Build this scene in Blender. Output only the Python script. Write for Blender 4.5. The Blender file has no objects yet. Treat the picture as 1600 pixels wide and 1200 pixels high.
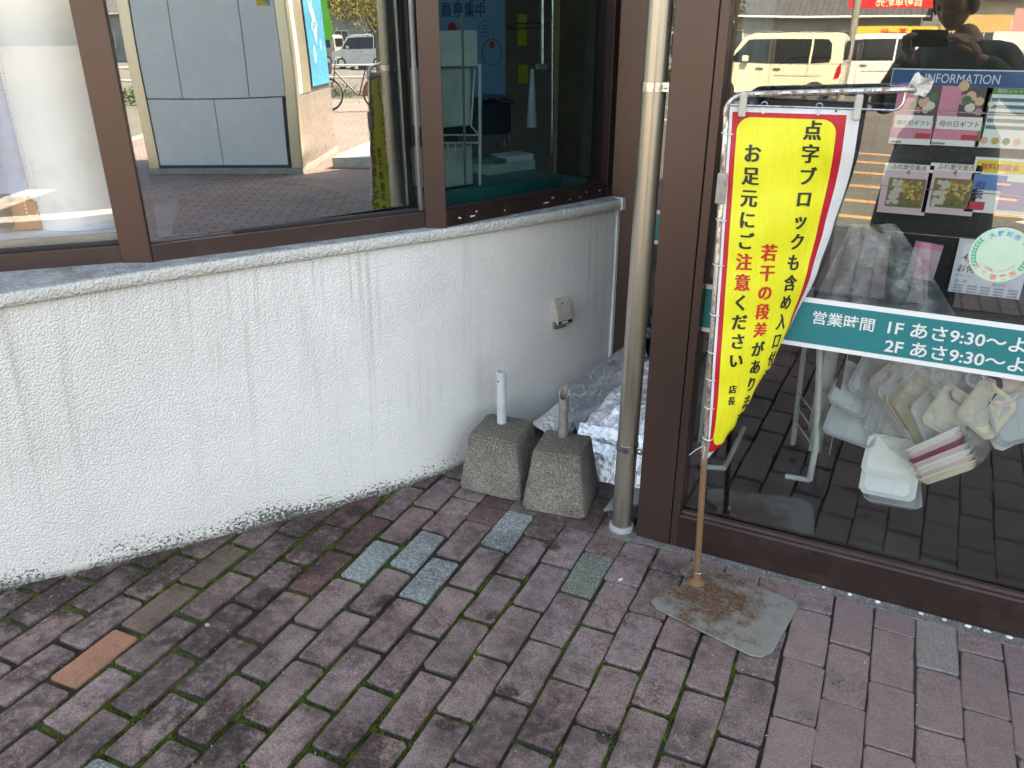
import bpy, math, random
import numpy as np
from mathutils import Vector, Matrix, noise
R = math.radians
S = bpy.context.scene
COL = S.collection
random.seed(7)

# ------------------------------------------------------------------ camera, sky, sun, exposure
FX, PITCH, YAW, ROLL, CH = 1250.195, 0.42207, 0.45975, -0.00158, 1.3969
W_ = Vector((-math.sin(YAW)*math.cos(PITCH), math.cos(YAW)*math.cos(PITCH), -math.sin(PITCH)))
_r = Vector((math.cos(YAW), math.sin(YAW), 0)); _u = _r.cross(W_)
R_ = _r*math.cos(ROLL) + _u*math.sin(ROLL)
U_ = -_r*math.sin(ROLL) + _u*math.cos(ROLL)
CAM = Vector((0, 0, CH))
cd = bpy.data.cameras.new('camera'); cam = bpy.data.objects.new('camera', cd); COL.objects.link(cam)
m3 = Matrix((R_, U_, -W_)).transposed()
cam.matrix_world = Matrix.Translation(CAM) @ m3.to_4x4()
cd.sensor_width = 36; cd.lens = FX/1600*36; cd.clip_start = 0.005; cd.clip_end = 1500
S.camera = cam

SUN_AZ = Vector((0.50, 0.866, 0)).normalized(); SUN_EL = R(50)
wd = bpy.data.worlds.new('World'); S.world = wd; wd.use_nodes = True
nt = wd.node_tree
sky = nt.nodes.new('ShaderNodeTexSky'); sky.sky_type = 'NISHITA'; sky.sun_disc = False
sky.sun_elevation = SUN_EL; sky.sun_rotation = math.atan2(SUN_AZ.x, SUN_AZ.y)
sky.air_density = 1.0; sky.dust_density = 2.5; sky.ozone_density = 0.7
bg = nt.nodes['Background']; bg.inputs[1].default_value = 0.15
nt.links.new(sky.outputs[0], bg.inputs[0])
ld = bpy.data.lights.new('sun', 'SUN'); ld.energy = 5.0; ld.angle = R(0.5); ld.color = (1, .955, .88)
lo = bpy.data.objects.new('sun', ld); COL.objects.link(lo)
sd = Vector((SUN_AZ.x*math.cos(SUN_EL), SUN_AZ.y*math.cos(SUN_EL), math.sin(SUN_EL)))
lo.rotation_euler = sd.to_track_quat('Z', 'Y').to_euler(); lo.location = sd*30
S.view_settings.view_transform = 'Standard'; S.view_settings.look = 'None'
S.view_settings.exposure = 2.70; S.view_settings.gamma = 1
S.view_settings.use_curve_mapping = False
S.view_settings.use_white_balance = True; S.view_settings.white_balance_temperature = 9400; S.view_settings.white_balance_tint = 10
S.cycles.max_bounces = 8; S.cycles.transparent_max_bounces = 24; S.cycles.glossy_bounces = 5
S.cycles.caustics_reflective = False; S.cycles.caustics_refractive = False
S.cycles.sample_clamp_indirect = 6

# ------------------------------------------------------------------ where a picture ray meets a plane (gives real positions)
def ray(x, y): return W_ + R_*((x-800)/FX) - U_*((y-600)/FX)
def gz(x, y, z=0.0): d = ray(x, y); return CAM + d*((z-CH)/d.z)
def gy(x, y, Y): d = ray(x, y); return CAM + d*(Y/d.y)
def pl(x, y, p0, n): d = ray(x, y); return CAM + d*((p0-CAM).dot(n)/d.dot(n))

# ------------------------------------------------------------------ materials
class NT:
    def __init__(s, name):
        s.m = bpy.data.materials.new(name); s.m.use_nodes = True; s.t = s.m.node_tree
        s.b = s.t.nodes['Principled BSDF']; s.out = s.t.nodes['Material Output']
    def n(s, typ, props=None, **ins):
        nd = s.t.nodes.new('ShaderNode'+typ)
        for k, v in (props or {}).items(): setattr(nd, k, v)
        for k, v in ins.items():
            key = int(k[1:]) if k[0] == 'i' and k[1:].isdigit() else k.replace('_', ' ')
            s.put(nd.inputs[key], v)
        return nd
    def put(s, sock, v):
        if hasattr(v, 'links') or isinstance(v, bpy.types.NodeSocket): s.t.links.new(v, sock)
        else:
            if sock.type == 'RGBA' and len(v) == 3: v = (*v, 1)
            sock.default_value = v
    def math(s, op, a, b=0.0, c=0.0, clamp=False):
        return s.n('Math', dict(operation=op, use_clamp=clamp), i0=a, i1=b, i2=c).outputs[0]
    def mix(s, f, a, b, blend='MIX'):
        nd = s.t.nodes.new('ShaderNodeMix'); nd.data_type = 'RGBA'; nd.blend_type = blend
        s.put(nd.inputs[0], f); s.put(nd.inputs[6], a); s.put(nd.inputs[7], b); return nd.outputs[2]
    def noise(s, vec, scale, detail=3, rough=.55):
        return s.n('TexNoise', Vector=vec, Scale=float(scale), Detail=float(detail), Roughness=rough).outputs[0]
    def ramp(s, f, stops, interp='LINEAR'):
        nd = s.t.nodes.new('ShaderNodeValToRGB'); cr = nd.color_ramp; cr.interpolation = interp
        while len(cr.elements) > 1: cr.elements.remove(cr.elements[-1])
        for i, (p, c) in enumerate(stops):
            e = cr.elements[0] if i == 0 else cr.elements.new(p)
            e.position = p; e.color = (*c, 1) if not isinstance(c, float) else (c, c, c, 1)
        s.put(nd.inputs[0], f); return nd.outputs[0]
    def step(s, f, a, b): return s.n('MapRange', dict(clamp=True), i0=f, i1=a, i2=b).outputs[0]
    def pos(s): return s.n('NewGeometry').outputs['Position']
    def obj(s): return s.n('TexCoord').outputs['Object']
    def uv(s): return s.n('TexCoord').outputs['UV']
    def scaled(s, vec, v): return s.n('Mapping', Vector=vec, Scale=v).outputs[0]
    def xyz(s, vec): return s.n('SeparateXYZ', Vector=vec).outputs
    def bump(s, h, strength, dist): 
        nd = s.n('Bump', Height=h, Strength=strength, Distance=dist); s.t.links.new(nd.outputs[0], s.b.inputs['Normal']); return nd
    def set(s, **k):
        for a, v in k.items(): s.put(s.b.inputs[a.replace('_', ' ')], v)
        return s.m
MC = {}
def mat(name, col, rough=.5, metal=0.0, var=0.25, scale=8.0, dirt=None, bump=0.0, bscale=60.0, spec=None, coord='obj', grain=0.0, gscale=200.0, rvar=.12):
    """plain painted/plastic/metal surface with mottled tone, optional dirt patches, grain and fine relief"""
    if name in MC: return MC[name]
    t = NT(name); v = t.obj() if coord == 'obj' else t.pos()
    n1 = t.noise(v, scale, 4)
    lo_ = tuple(c*(1-var) for c in col); hi = tuple(min(1, c*(1+var*.6)) for c in col)
    c = t.mix(t.step(n1, .3, .7), lo_, hi)
    if grain: c = t.mix(t.math('MULTIPLY', t.step(t.noise(v, gscale, 2, .7), .45, .62), grain), c, tuple(x*.35 for x in col))
    if dirt: c = t.mix(t.math('MULTIPLY', t.step(t.noise(v, scale*2.3, 5, .65), .52, .68), dirt[1]), c, dirt[0])
    t.set(Base_Color=c, Metallic=metal)
    t.put(t.b.inputs['Roughness'], t.n('MapRange', i0=t.noise(v, scale*3, 3), i1=0.0, i2=1.0, i3=max(.02, rough-rvar), i4=min(1, rough+rvar)).outputs[0])
    if spec is not None: t.set(Specular_IOR_Level=spec)
    if bump: t.bump(t.noise(v, bscale, 3), 1.0, bump)
    MC[name] = t.m; return t.m

def pane_mat(name, k, tint, add=0.0, haze=None):
    t = NT(name); t.t.nodes.remove(t.b)
    ge = t.n('NewGeometry'); dt = t.n('VectorMath', dict(operation='DOT_PRODUCT'), i0=ge.outputs['Incoming'], i1=ge.outputs['Normal']).outputs['Value']
    c1_ = t.math('SUBTRACT', 1.0, t.math('ABSOLUTE', dt), clamp=True)
    fr = t.math('MULTIPLY_ADD', t.math('POWER', c1_, 5.0), .96, .04)
    f = t.math('MULTIPLY_ADD', fr, k, add, clamp=True)
    tr = t.n('BsdfTransparent', Color=tint).outputs[0]
    gl = t.n('BsdfGlossy', Color=(.97, .98, 1), Roughness=0.0)
    nz = t.noise(t.pos(), 1.3, 1)
    bp = t.n('Bump', Height=nz, Strength=1.0, Distance=0.0022)
    t.t.links.new(bp.outputs[0], gl.inputs['Normal'])
    base = tr
    if haze:
        d = t.n('BsdfDiffuse', Color=haze[0]).outputs[0]
        hz = t.math('MULTIPLY', t.step(t.noise(t.pos(), 14, 5, .7), .35, .75), haze[1])
        mm = t.n('MixShader'); t.put(mm.inputs[0], hz); t.put(mm.inputs[1], tr); t.put(mm.inputs[2], d); base = mm.outputs[0]
    mx = t.n('MixShader'); t.put(mx.inputs[0], f); t.put(mx.inputs[1], base); t.put(mx.inputs[2], gl.outputs[0])
    t.t.links.new(mx.outputs[0], t.out.inputs[0]); return t.m

def film_mat(name, col, alpha, rough=.25, bump=.004):
    t = NT(name); t.t.nodes.remove(t.b); v = t.pos()
    tr = t.n('BsdfTransparent', Color=(.97, .98, .98)).outputs[0]
    df = t.n('BsdfDiffuse', Color=col); gl = t.n('BsdfGlossy', Color=(1, 1, 1), Roughness=rough)
    bp = t.n('Bump', Height=t.noise(v, 40, 5, .7), Strength=1.0, Distance=bump)
    for g in (df, gl): t.t.links.new(bp.outputs[0], g.inputs['Normal'])
    mg = t.n('MixShader'); t.put(mg.inputs[0], .35); t.put(mg.inputs[1], df.outputs[0]); t.put(mg.inputs[2], gl.outputs[0])
    a = t.math('MULTIPLY_ADD', t.step(t.noise(v, 18, 5, .7), .35, .7), alpha, alpha*.35)
    mx = t.n('MixShader'); t.put(mx.inputs[0], a); t.put(mx.inputs[1], tr); t.put(mx.inputs[2], mg.outputs[0])
    t.t.links.new(mx.outputs[0], t.out.inputs[0]); return t.m

BLOBS = [(485, 838, .20), (560, 800, .07), (245, 885, .19), (90, 925, .22), (20, 960, .08), (480, 890, .07), (860, 850, .05), (330, 1140, .17), (560, 1180, .13), (790, 1080, .06), (240, 1120, .06), (600, 940, .05), (700, 1130, .05), (420, 930, .06), (950, 1150, .05), (770, 960, .04)]
def brick_mat(name, ramp, speck=(.05, .04, .045), hi=(.47, .39, .385), algae=1.0, rough=.85, grain=1.0, blotch=(.075, .055, .05), mott=0.0):
    t = NT(name); p = t.pos(); oi = t.n('ObjectInfo').outputs['Random']
    base = t.ramp(oi, ramp)
    off = t.n('VectorMath', dict(operation='ADD'), i0=p, i1=t.n('CombineXYZ', X=t.math('MULTIPLY', oi, 37.0), Y=t.math('MULTIPLY', oi, 11.0), Z=0.0).outputs[0]).outputs[0]
    base = t.mix(t.math('MULTIPLY', t.step(t.noise(off, 22, 4, .65), .46, .7), .75*algae), base, blotch)
    s1 = t.noise(p, 330, 3, .85)
    base = t.mix(t.math('MULTIPLY', t.step(s1, .50, .58), .72*grain), base, speck)
    s2 = t.noise(off, 270, 3, .85)
    base = t.mix(t.math('MULTIPLY', t.step(s2, .54, .62), .72*grain), base, hi)
    if mott: base = t.mix(t.math('MULTIPLY', t.step(t.noise(p, 120, 5, .8), .46, .54), mott), base, speck)
    x, y, z = t.xyz(p)
    # algae grow thick at the wall's foot and in patches towards the left, thin near the shop door
    east = t.step(x, -.35, .55)
    wet = t.math('SUBTRACT', 1.0, east)
    d1 = t.math('ADD', t.math('MULTIPLY', x, -.79), t.math('MULTIPLY', y, .61))   # distance up to the curved wall's foot
    near = t.step(d1, 1.93, 2.2)
    big = t.step(t.noise(p, 3.1, 4, .6), .45, .64)
    dk = t.math('MULTIPLY', t.math('MAXIMUM', t.math('MULTIPLY', big, wet), t.math('MULTIPLY', near, .8)), t.step(t.noise(p, 33, 4, .7), .30, .55))
    base = t.mix(t.math('MULTIPLY', dk, .85*algae), base, (.026, .019, .017))
    bx2 = t.math('SUBTRACT', 1.0, t.step(x, -.85, -.45)); big2 = t.step(t.noise(off, 2.2, 5, .7), .47, .60)
    base = t.mix(t.math('MULTIPLY', t.math('MULTIPLY', t.math('MULTIPLY', big2, bx2), t.step(t.noise(p, 48, 4, .75), .34, .58)), .8*algae), base, (.035, .022, .019))
    base = t.mix(t.math('MULTIPLY', t.math('MULTIPLY', t.step(t.noise(off, 7, 3, .6), .54, .66), t.step(t.noise(p, 75, 4, .75), .42, .60)), .75*algae), base, (.075, .022, .018))
    base = t.mix(t.math('MULTIPLY', t.step(t.noise(p, 150, 4, .8), .47, .60), .42*grain), base, tuple(c_*1.6 for c_ in speck))
    bl = None
    for (px_, py_, r_) in BLOBS:
        g_ = gz(px_, py_); d_ = t.n('VectorMath', dict(operation='DISTANCE'), i0=p, i1=(g_.x, g_.y, 0)).outputs['Value']
        q_ = t.step(d_, r_, r_*.25); bl = q_ if bl is None else t.math('MAXIMUM', bl, q_)
    bl = t.math('MULTIPLY', t.step(t.math('ADD', bl, t.math('MULTIPLY', t.math('SUBTRACT', t.noise(p, 21, 6, .75), .5), 3.2)), .40, .85), t.step(t.noise(p, 90, 4, .8), .30, .50))
    base = t.mix(t.math('MULTIPLY', bl, .82), base, (.022, .014, .011))
    t.set(Base_Color=base, Roughness=rough)
    t.set(Specular_IOR_Level=.35)
    h = t.math('ADD', t.noise(p, 380, 3, .7), t.math('MULTIPLY', t.noise(off, 45, 3), 1.6))
    t.bump(h, 1.0, .0022); return t.m

# ------------------------------------------------------------------ mesh builder and objects
class MB:
    def __init__(s): s.v = []; s.f = []; s.M = Matrix.Identity(4)
    def at(s, loc=(0, 0, 0), rot=(0, 0, 0)):
        from mathutils import Euler
        s.M = Matrix.Translation(Vector(loc)) @ Euler(rot).to_matrix().to_4x4(); return s
    def add(s, vs, fs):
        b = len(s.v); s.v += [tuple(s.M @ Vector(v)) for v in vs]; s.f += [tuple(b+i for i in f) for f in fs]; return s
    def box(s, x0, x1, y0, y1, z0, z1):
        return s.add([(x, y, z) for z in (z0, z1) for y in (y0, y1) for x in (x0, x1)],
                     [(0, 2, 3, 1), (4, 5, 7, 6), (0, 1, 5, 4), (2, 6, 7, 3), (0, 4, 6, 2), (1, 3, 7, 5)])
    def prism(s, poly, z0, z1, top=None):
        n = len(poly); top = top or poly
        return s.add([(x, y, z0) for x, y in poly]+[(x, y, z1) for x, y in top],
                     [tuple(range(n))[::-1], tuple(range(n, 2*n))]+[(i, (i+1) % n, n+(i+1) % n, n+i) for i in range(n)])
    def tube(s, pts, r, n=10, caps=True, hole=None):
        pts = [Vector(p) for p in pts]; rs = r if isinstance(r, (list, tuple)) else [r]*len(pts)
        vs = []; up = None
        for i, p in enumerate(pts):
            d = (pts[min(i+1, len(pts)-1)]-pts[max(i-1, 0)]).normalized()
            if up is None: up = Vector((0, 0, 1)) if abs(d.z) < .9 else Vector((1, 0, 0))
            a = (up - d*up.dot(d)).normalized(); b = d.cross(a); up = a
            vs += [tuple(p + (a*math.cos(k*2*math.pi/n)+b*math.sin(k*2*math.pi/n))*rs[i]) for k in range(n)]
        fs = [(i*n+k, i*n+(k+1) % n, (i+1)*n+(k+1) % n, (i+1)*n+k) for i in range(len(pts)-1) for k in range(n)]
        if caps: fs += [tuple(range(n))[::-1], tuple(range((len(pts)-1)*n, len(pts)*n))]
        return s.add(vs, fs)
    def lathe(s, prof, n=24, caps=True):
        vs = [(r*math.cos(k*2*math.pi/n), r*math.sin(k*2*math.pi/n), z) for r, z in prof for k in range(n)]
        fs = [(i*n+k, i*n+(k+1) % n, (i+1)*n+(k+1) % n, (i+1)*n+k) for i in range(len(prof)-1) for k in range(n)]
        if caps: fs += [tuple(range(n))[::-1], tuple(range((len(prof)-1)*n, len(prof)*n))]
        return s.add(vs, fs)
    def grid(s, fn, nu, nv, wrap=False):
        vs = [fn(i/nu, j/nv) for j in range(nv+1) for i in range(nu+1)]
        return s.add(vs, [(j*(nu+1)+i, j*(nu+1)+i+1, (j+1)*(nu+1)+i+1, (j+1)*(nu+1)+i) for j in range(nv) for i in range(nu)])
    def mesh(s, name, m=None, smooth=None):
        me = bpy.data.meshes.new(name); me.from_pydata(s.v, [], s.f)
        if m is not None: me.materials.append(m)
        if smooth: 
            me.polygons.foreach_set('use_smooth', [True]*len(me.polygons))
            if smooth is not True: 
                try: me.set_sharp_from_angle(angle=R(smooth))
                except Exception: pass
        me.update(); return me
    def build(s, name, m, parent=None, smooth=None, bevel=0, seg=2, **tags):
        o = bpy.data.objects.new(name, s.mesh(name, m, smooth)); return link(o, parent, bevel, seg, **tags)
def link(o, parent=None, bevel=0, seg=2, **tags):
    COL.objects.link(o)
    if parent: 
        o.parent = parent; o.matrix_parent_inverse = world_of(parent).inverted()
    if bevel:
        b = o.modifiers.new('bevel', 'BEVEL'); b.width = bevel; b.segments = seg; b.limit_method = 'ANGLE'; b.angle_limit = R(35)
    tag(o, **tags); return o
def world_of(p):
    m = p.matrix_basis if p.parent is None else world_of(p.parent) @ p.matrix_parent_inverse @ p.matrix_basis
    return m.copy()
def tag(o, label=None, cat=None, group=None, kind=None):
    if label: o['label'] = label
    if cat: o['category'] = cat
    if group: o['group'] = group
    if kind: o['kind'] = kind
    return o
def thing(name, label, cat, loc=(0, 0, 0), rz=0.0, group=None):
    o = bpy.data.objects.new(name, None); o.empty_display_size = .1; COL.objects.link(o)
    o.location = loc; o.rotation_euler = (0, 0, rz); return tag(o, label, cat, group)
def kids(o): return [c for c in COL.objects if c.parent is o]
def dup(root, loc, rz, label, group=None, remat=None):
    def cp(o, par):
        c = o.copy(); COL.objects.link(c)
        if par: c.parent = par
        if remat and o.type == 'MESH' and o.data.materials and o.data.materials[0] in remat:
            c.material_slots[0].link = 'OBJECT'; c.material_slots[0].material = remat[o.data.materials[0]]
        for k in kids(o): cp(k, c)
        return c
    r = cp(root, None); r.location = loc; r.rotation_euler = (0, 0, rz); r['label'] = label
    if group: r['group'] = group
    return r
_tc = {}
def text_geo(s, bold=0.0, res=3):
    """glyph outlines as plain arrays, size 1"""
    key = (s, bold, res)
    if key in _tc: return _tc[key]
    c = bpy.data.curves.new('lettering', 'FONT'); c.body = s; c.size = 1; c.resolution_u = res; c.offset = bold
    o = bpy.data.objects.new('lettering', c); COL.objects.link(o)
    dg = bpy.context.evaluated_depsgraph_get(); me = o.evaluated_get(dg).to_mesh()
    v = [tuple(p.co) for p in me.vertices]; f = [tuple(p.vertices) for p in me.polygons]
    o.evaluated_get(dg).to_mesh_clear(); bpy.data.objects.remove(o); bpy.data.curves.remove(c)
    xs = [p[0] for p in v] or [0]; ys = [p[1] for p in v] or [0]
    _tc[key] = (v, f, min(xs), max(xs), min(ys), max(ys)); return _tc[key]
def lettering(name, rows, m, parent, plane, **tags):
    """rows: (text, x, y, height, align[, stretch]) laid on plane(x, y) -> world point"""
    for row in rows:
        mb = MB(); s, x, y, h, al = row[:5]; stx = row[5] if len(row) > 5 else 1.0; bold = row[6] if len(row) > 6 else 0.0
        v, f, x0, x1, y0, y1 = text_geo(s, bold)
        w = (x1-x0)*h*stx; ox = {'L': 0, 'C': -w/2, 'R': -w}[al]
        mb.add([tuple(plane(x+ox+(p[0]-x0)*h*stx, y+p[1]*h)) for p in v], f)
        o = mb.build(name, m, parent, **tags)
    return o

# ------------------------------------------------------------------ shared surfaces
M_brown = mat('bronze_brown_frame', (.082, .051, .045), .32, .5, .05, 3, rvar=.03)
M_brown_dk = mat('dark_brown_frame', (.045, .026, .024), .32, .3, .15, 7, dirt=((.10, .07, .06), .3))
M_rail = mat('deep_brown_frame', (.060, .037, .034), .34, .3, .12, 7, dirt=((.10, .07, .06), .25))
M_black = mat('black_paint', (.012, .012, .014), .45)
M_white = mat('white_paint', (.72, .73, .72), .45, 0, .08, 6)
M_concrete = mat('grey_concrete', (.30, .29, .27), .9, 0, .25, 12, bump=.0015, bscale=180, grain=.5)
M_chrome = mat('dull_chrome', (.62, .62, .63), .22, 1.0, .15, 30, dirt=((.16, .09, .05), .7))
G_door = pane_mat('clear_shop_glass', 1.9, (.97, .99, .98), .020)
G_bay0 = pane_mat('clear_display_glass', 1.2, (.97, .98, .98), .02)
G_bay = pane_mat('coated_bay_glass', 3.0, (.66, .76, .78), .16)
G_bay3 = pane_mat('clear_bay_glass', 1.6, (.74, .86, .87), .0)

EPS = R(.45)      # the panes lean back by a hair
T_teal = NT('teal_print'); T_teal = T_teal.set(Base_Color=(.0, .19, .21), Roughness=.35)
def flat(name, col, rough=.45):
    if name in MC: return MC[name]
    return mat(name, col, rough, 0, .05, 5)

# ================================================================== GROUND
t = NT('joint_soil'); p = t.pos(); x_, y_, z_ = t.xyz(p)
soil = t.mix(t.step(t.noise(p, 160, 3, .7), .4, .65), (.014, .012, .011), (.045, .038, .034))
sand = t.mix(t.step(t.noise(p, 220, 3, .7), .4, .65), (.09, .08, .075), (.17, .155, .145))
c_ = t.mix(t.step(x_, -.15, .25), soil, sand)
mossy = t.math('MULTIPLY', t.step(t.noise(p, 4.5, 3, .6), .46, .58), t.math('SUBTRACT', 1.0, t.step(x_, -.40, -.10)))
mossy = t.math('MULTIPLY', mossy, t.step(t.noise(p, 60, 3, .7), .30, .52))
c_ = t.mix(mossy, c_, t.mix(t.noise(p, 300, 2), (.02, .04, .004), (.10, .16, .012)))
t.set(Base_Color=c_, Roughness=1.0); t.bump(t.noise(p, 260, 4, .8), 1.0, .006); M_soil = t.m

t = NT('far_brick_paving'); p = t.pos()
bt = t.n('TexBrick', dict(offset=.5), Vector=t.n('Mapping', Vector=p, Rotation=(0, 0, R(-88.46))).outputs[0], Color1=(.28, .21, .20), Color2=(.19, .135, .135), Mortar=(.03, .026, .022), Scale=1.0, Mortar_Size=.007, Brick_Width=.2, Row_Height=.0975)
c_ = t.mix(t.math('MULTIPLY', t.step(t.noise(p, 1.2, 4, .6), .35, .7), .35), bt.outputs[0], (.30, .25, .235))
t.set(Base_Color=c_, Roughness=.85); t.bump(bt.outputs[1], .6, -.004); M_farpave = t.m

t = NT('asphalt'); p = t.pos()
c_ = t.mix(t.step(t.noise(p, 90, 3, .7), .4, .65), (.10, .095, .088), (.17, .165, .155))
c_ = t.mix(t.math('MULTIPLY', t.step(t.noise(p, .6, 4), .4, .7), .5), c_, (.08, .076, .07))
t.set(Base_Color=c_, Roughness=.9); t.bump(t.noise(p, 160, 3), 1, .004); M_road = t.m

MB().box(-300, 300, -300, 300, -.5, -.14).build('ground', mat('plain_earth', (.16, .15, .13), .95, coord='pos', scale=.5), kind='structure')
MB().box(-120, 120, -26, -2.84, -.139, -.10).build('road', M_road, kind='structure')
MB().box(17.2, 40, -2.83, 60, -.139, -.101).build('road', M_road, kind='structure')
# pavement: bedding sheet + bricks laid one by one
pave = MB().box(-4, 2.2, -.9, 3.6, -.13, -.0095).build('pavement', M_soil, kind='structure')
MB().box(2.2, 17, -2.65, 8, -.138, -.001).build('far_pavement', M_farpave, kind='structure')
MB().box(-12, 2.2, -2.65, -.9, -.138, -.001).build('far_pavement', M_farpave, kind='structure')
MB().box(-120, 17.2, -2.84, -2.65, -.138, .006).build('kerb', M_concrete, kind='structure', bevel=.01)
MB().box(17, 17.2, -2.65, 60, -.138, .006).build('kerb', M_concrete, kind='structure', bevel=.01)

LX0, LY0, LA, PX, PY = -.66168, 1.52160, .02696, .1*.97545, .1
def cellxy(a, b): # lattice -> ground
    X, Y = a*PX, b*PY
    return (LX0+X*math.cos(LA)-Y*math.sin(LA), LY0+X*math.sin(LA)+Y*math.cos(LA))
# foot of the curved wall
FOOT = [(-3.25, -.30), (-2.60, .36), (-2.14, .83), (-2.028, .957), (-1.921, 1.071), (-1.822, 1.201), (-1.717, 1.338), (-1.613, 1.485), (-1.516, 1.612), (-1.427, 1.735), (-1.318, 1.905), (-1.237, 2.085), (-1.135, 2.31), (-1.03, 2.53), (-.942, 2.735)]
TOPC = [(-3.10, -.22), (-2.40, .47), (-2.00, .855), (-1.864, 1.060), (-1.790, 1.205), (-1.708, 1.365), (-1.640, 1.48), (-1.577, 1.59), (-1.48, 1.745), (-1.386, 1.897), (-1.259, 2.10), (-1.138, 2.315), (-1.05, 2.49), (-.995, 2.60), (-.935, 2.735)]
def wall_y(x):
    for a, b in zip(FOOT, FOOT[1:]):
        if a[0] <= x <= b[0]: return a[1]+(b[1]-a[1])*(x-a[0])/(b[0]-a[0])
    return 9
def brick_mesh(name, m, L, Wd, jit, seed):
    rn = random.Random(seed); h = []; r = .004+rn.random()*.0045
    pts = []
    for sx, sy, a0 in ((1, 1, 0), (-1, 1, 90), (-1, -1, 180), (1, -1, 270)):
        cx, cy = sx*(Wd/2-r), sy*(L/2-r)
        rr = r*rn.uniform(.6, 1.7)
        for a in (a0+12, a0+78): pts.append((cx+rr*math.cos(R(a))+rn.uniform(-jit, jit), cy+rr*math.sin(R(a))+rn.uniform(-jit, jit)))
    mids = []
    for i, q in enumerate(pts):  # wavy long edges
        mids.append(q); nx = pts[(i+1) % len(pts)]
        if math.dist(q, nx) > .12:
            for k in (.33, .66): mids.append((q[0]+(nx[0]-q[0])*k+rn.uniform(-1, 1)*jit*1.2, q[1]+(nx[1]-q[1])*k))
    pts = mids; n = len(pts); mb = MB(); c = .0028
    ins = [(x*(1-c/(Wd/2)*1.0), y*(1-c/(L/2))) for x, y in pts]
    vs = [(x, y, 0) for x, y in ins]+[(x, y, -.0028) for x, y in pts]+[(x, y, -.03) for x, y in pts]
    fs = [tuple(range(n))]+[(i, n+i, n+(i+1) % n, (i+1) % n) for i in range(n)]+[(n+i, 2*n+i, 2*n+(i+1) % n, n+(i+1) % n) for i in range(n)]
    mb.add(vs, fs); return mb.mesh(name, m)
purple = [(0, (.285, .205, .197)), (.25, (.345, .252, .24)), (.5, (.30, .228, .225)), (.75, (.32, .21, .19)), (1, (.22, .165, .165))]
pink = [(0, (.28, .20, .19)), (.3, (.325, .235, .225)), (.6, (.265, .19, .185)), (1, (.30, .225, .205))]
B_purple = brick_mat('purple_brown_brick', purple)
B_pink = brick_mat('dusty_pink_brick', pink, algae=.35, hi=(.45, .36, .34), grain=.6)
B_grey = brick_mat('grey_granite_paver', [(0, (.46, .51, .50)), (1, (.39, .45, .45))], speck=(.06, .075, .085), hi=(.60, .66, .67), algae=.6, grain=1.25, blotch=(.22, .26, .27), mott=.62)
B_green = brick_mat('greenish_granite_paver', [(0, (.27, .30, .26)), (1, (.27, .30, .26))], speck=(.05, .06, .05), hi=(.42, .46, .40), algae=.6, blotch=(.10, .12, .09), mott=.6)
B_pale = brick_mat('pale_grey_paver', [(0, (.33, .30, .27)), (1, (.33, .30, .27))], algae=.35, grain=.6, blotch=(.22, .20, .17), mott=.15)
B_clay = brick_mat('orange_clay_brick', [(0, (.43, .205, .125)), (1, (.43, .205, .125))], algae=.32, grain=.3, rough=.7, blotch=(.28, .14, .09), mott=.12)
B_tan = brick_mat('mossy_tan_brick', [(0, (.20, .135, .095)), (1, (.19, .14, .10))], algae=.7, grain=.5, rough=.7, blotch=(.13, .11, .08), mott=.25)
B_red = brick_mat('dark_red_brick', [(0, (.15, .06, .052)), (1, (.17, .07, .06))], algae=.9, blotch=(.05, .022, .02))
SPEC = {(-6, 0): B_grey, (-5, 1): B_grey, (-4, 0): B_grey, (-3, 3): B_grey, (0, 2): B_green, (9, 3): B_pale, (-7, -9): B_grey,
        (-10, -6): B_clay, (-10, -4): B_tan, (-10, -2): B_tan, (-7, -1): B_red, (-4, 4): B_red, (-8, 2): B_red, (-7, 1): B_red}
VAR = {}
def bm_for(m, wide):
    k = (m.name, wide)
    if k not in VAR:
        L, Wd = {2: (.1835, .0822), 1: (.188, .088), 0: (.1935, .0928)}[wide]
        VAR[k] = [brick_mesh('brick', m, L, Wd, .0016, 100+i) for i in range(6)]
    return random.choice(VAR[k])
rest = []
for i in range(-18, 17):
    for j in range(-15, 12):
        if (i-j) % 2: continue
        x, y = cellxy(i+.5, j)
        if y > 1.99 and x > -.5: continue
        if x > 1.0 or y > 2.7: continue
        if x < -.9 and y > wall_y(x)+.12: continue
        if y > 2.35 and x > -.5: continue
        # what the picture shows
        d = Vector((x, y, 0))-CAM; zc = d.dot(W_); sx = 800+FX*d.dot(R_)/zc if zc > .2 else -999; sy = 600-FX*d.dot(U_)/zc if zc > .2 else 9999
        shown = zc > .2 and -130 < sx < 1730 and sy < 1330
        m = SPEC.get((i, j)) or (B_pink if x > -.05+random.uniform(-.12, .12) else B_purple)
        if (i, j) in SPEC: shown = True
        wide = 2 if (x < -.75 and y < 1.75) or x < -1.2 else (1 if x < -.1 and y < 1.75 else 0)
        me = bm_for(m, wide)
        rz = LA+random.gauss(0, .006); lx, ly = x+random.gauss(0, .001), y+random.gauss(0, .0012); lz = random.gauss(0, .0007)
        tl = (random.gauss(0, .006), random.gauss(0, .01))
        flip = random.random() < .5
        if shown:
            o = bpy.data.objects.new('brick', me); COL.objects.link(o); o.parent = pave
            o.location = (lx, ly, lz); o.rotation_euler = (*tl, rz+(math.pi if flip else 0))
        else: rest.append((lx, ly, rz, m, me))
mbs = {}
for lx, ly, rz, m, me in rest:
    mb = mbs.setdefault(m.name, (MB(), m))[0].at((lx, ly, 0), (0, 0, rz))
    mb.add([tuple(v.co) for v in me.vertices], [tuple(p_.vertices) for p_ in me.polygons])
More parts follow.
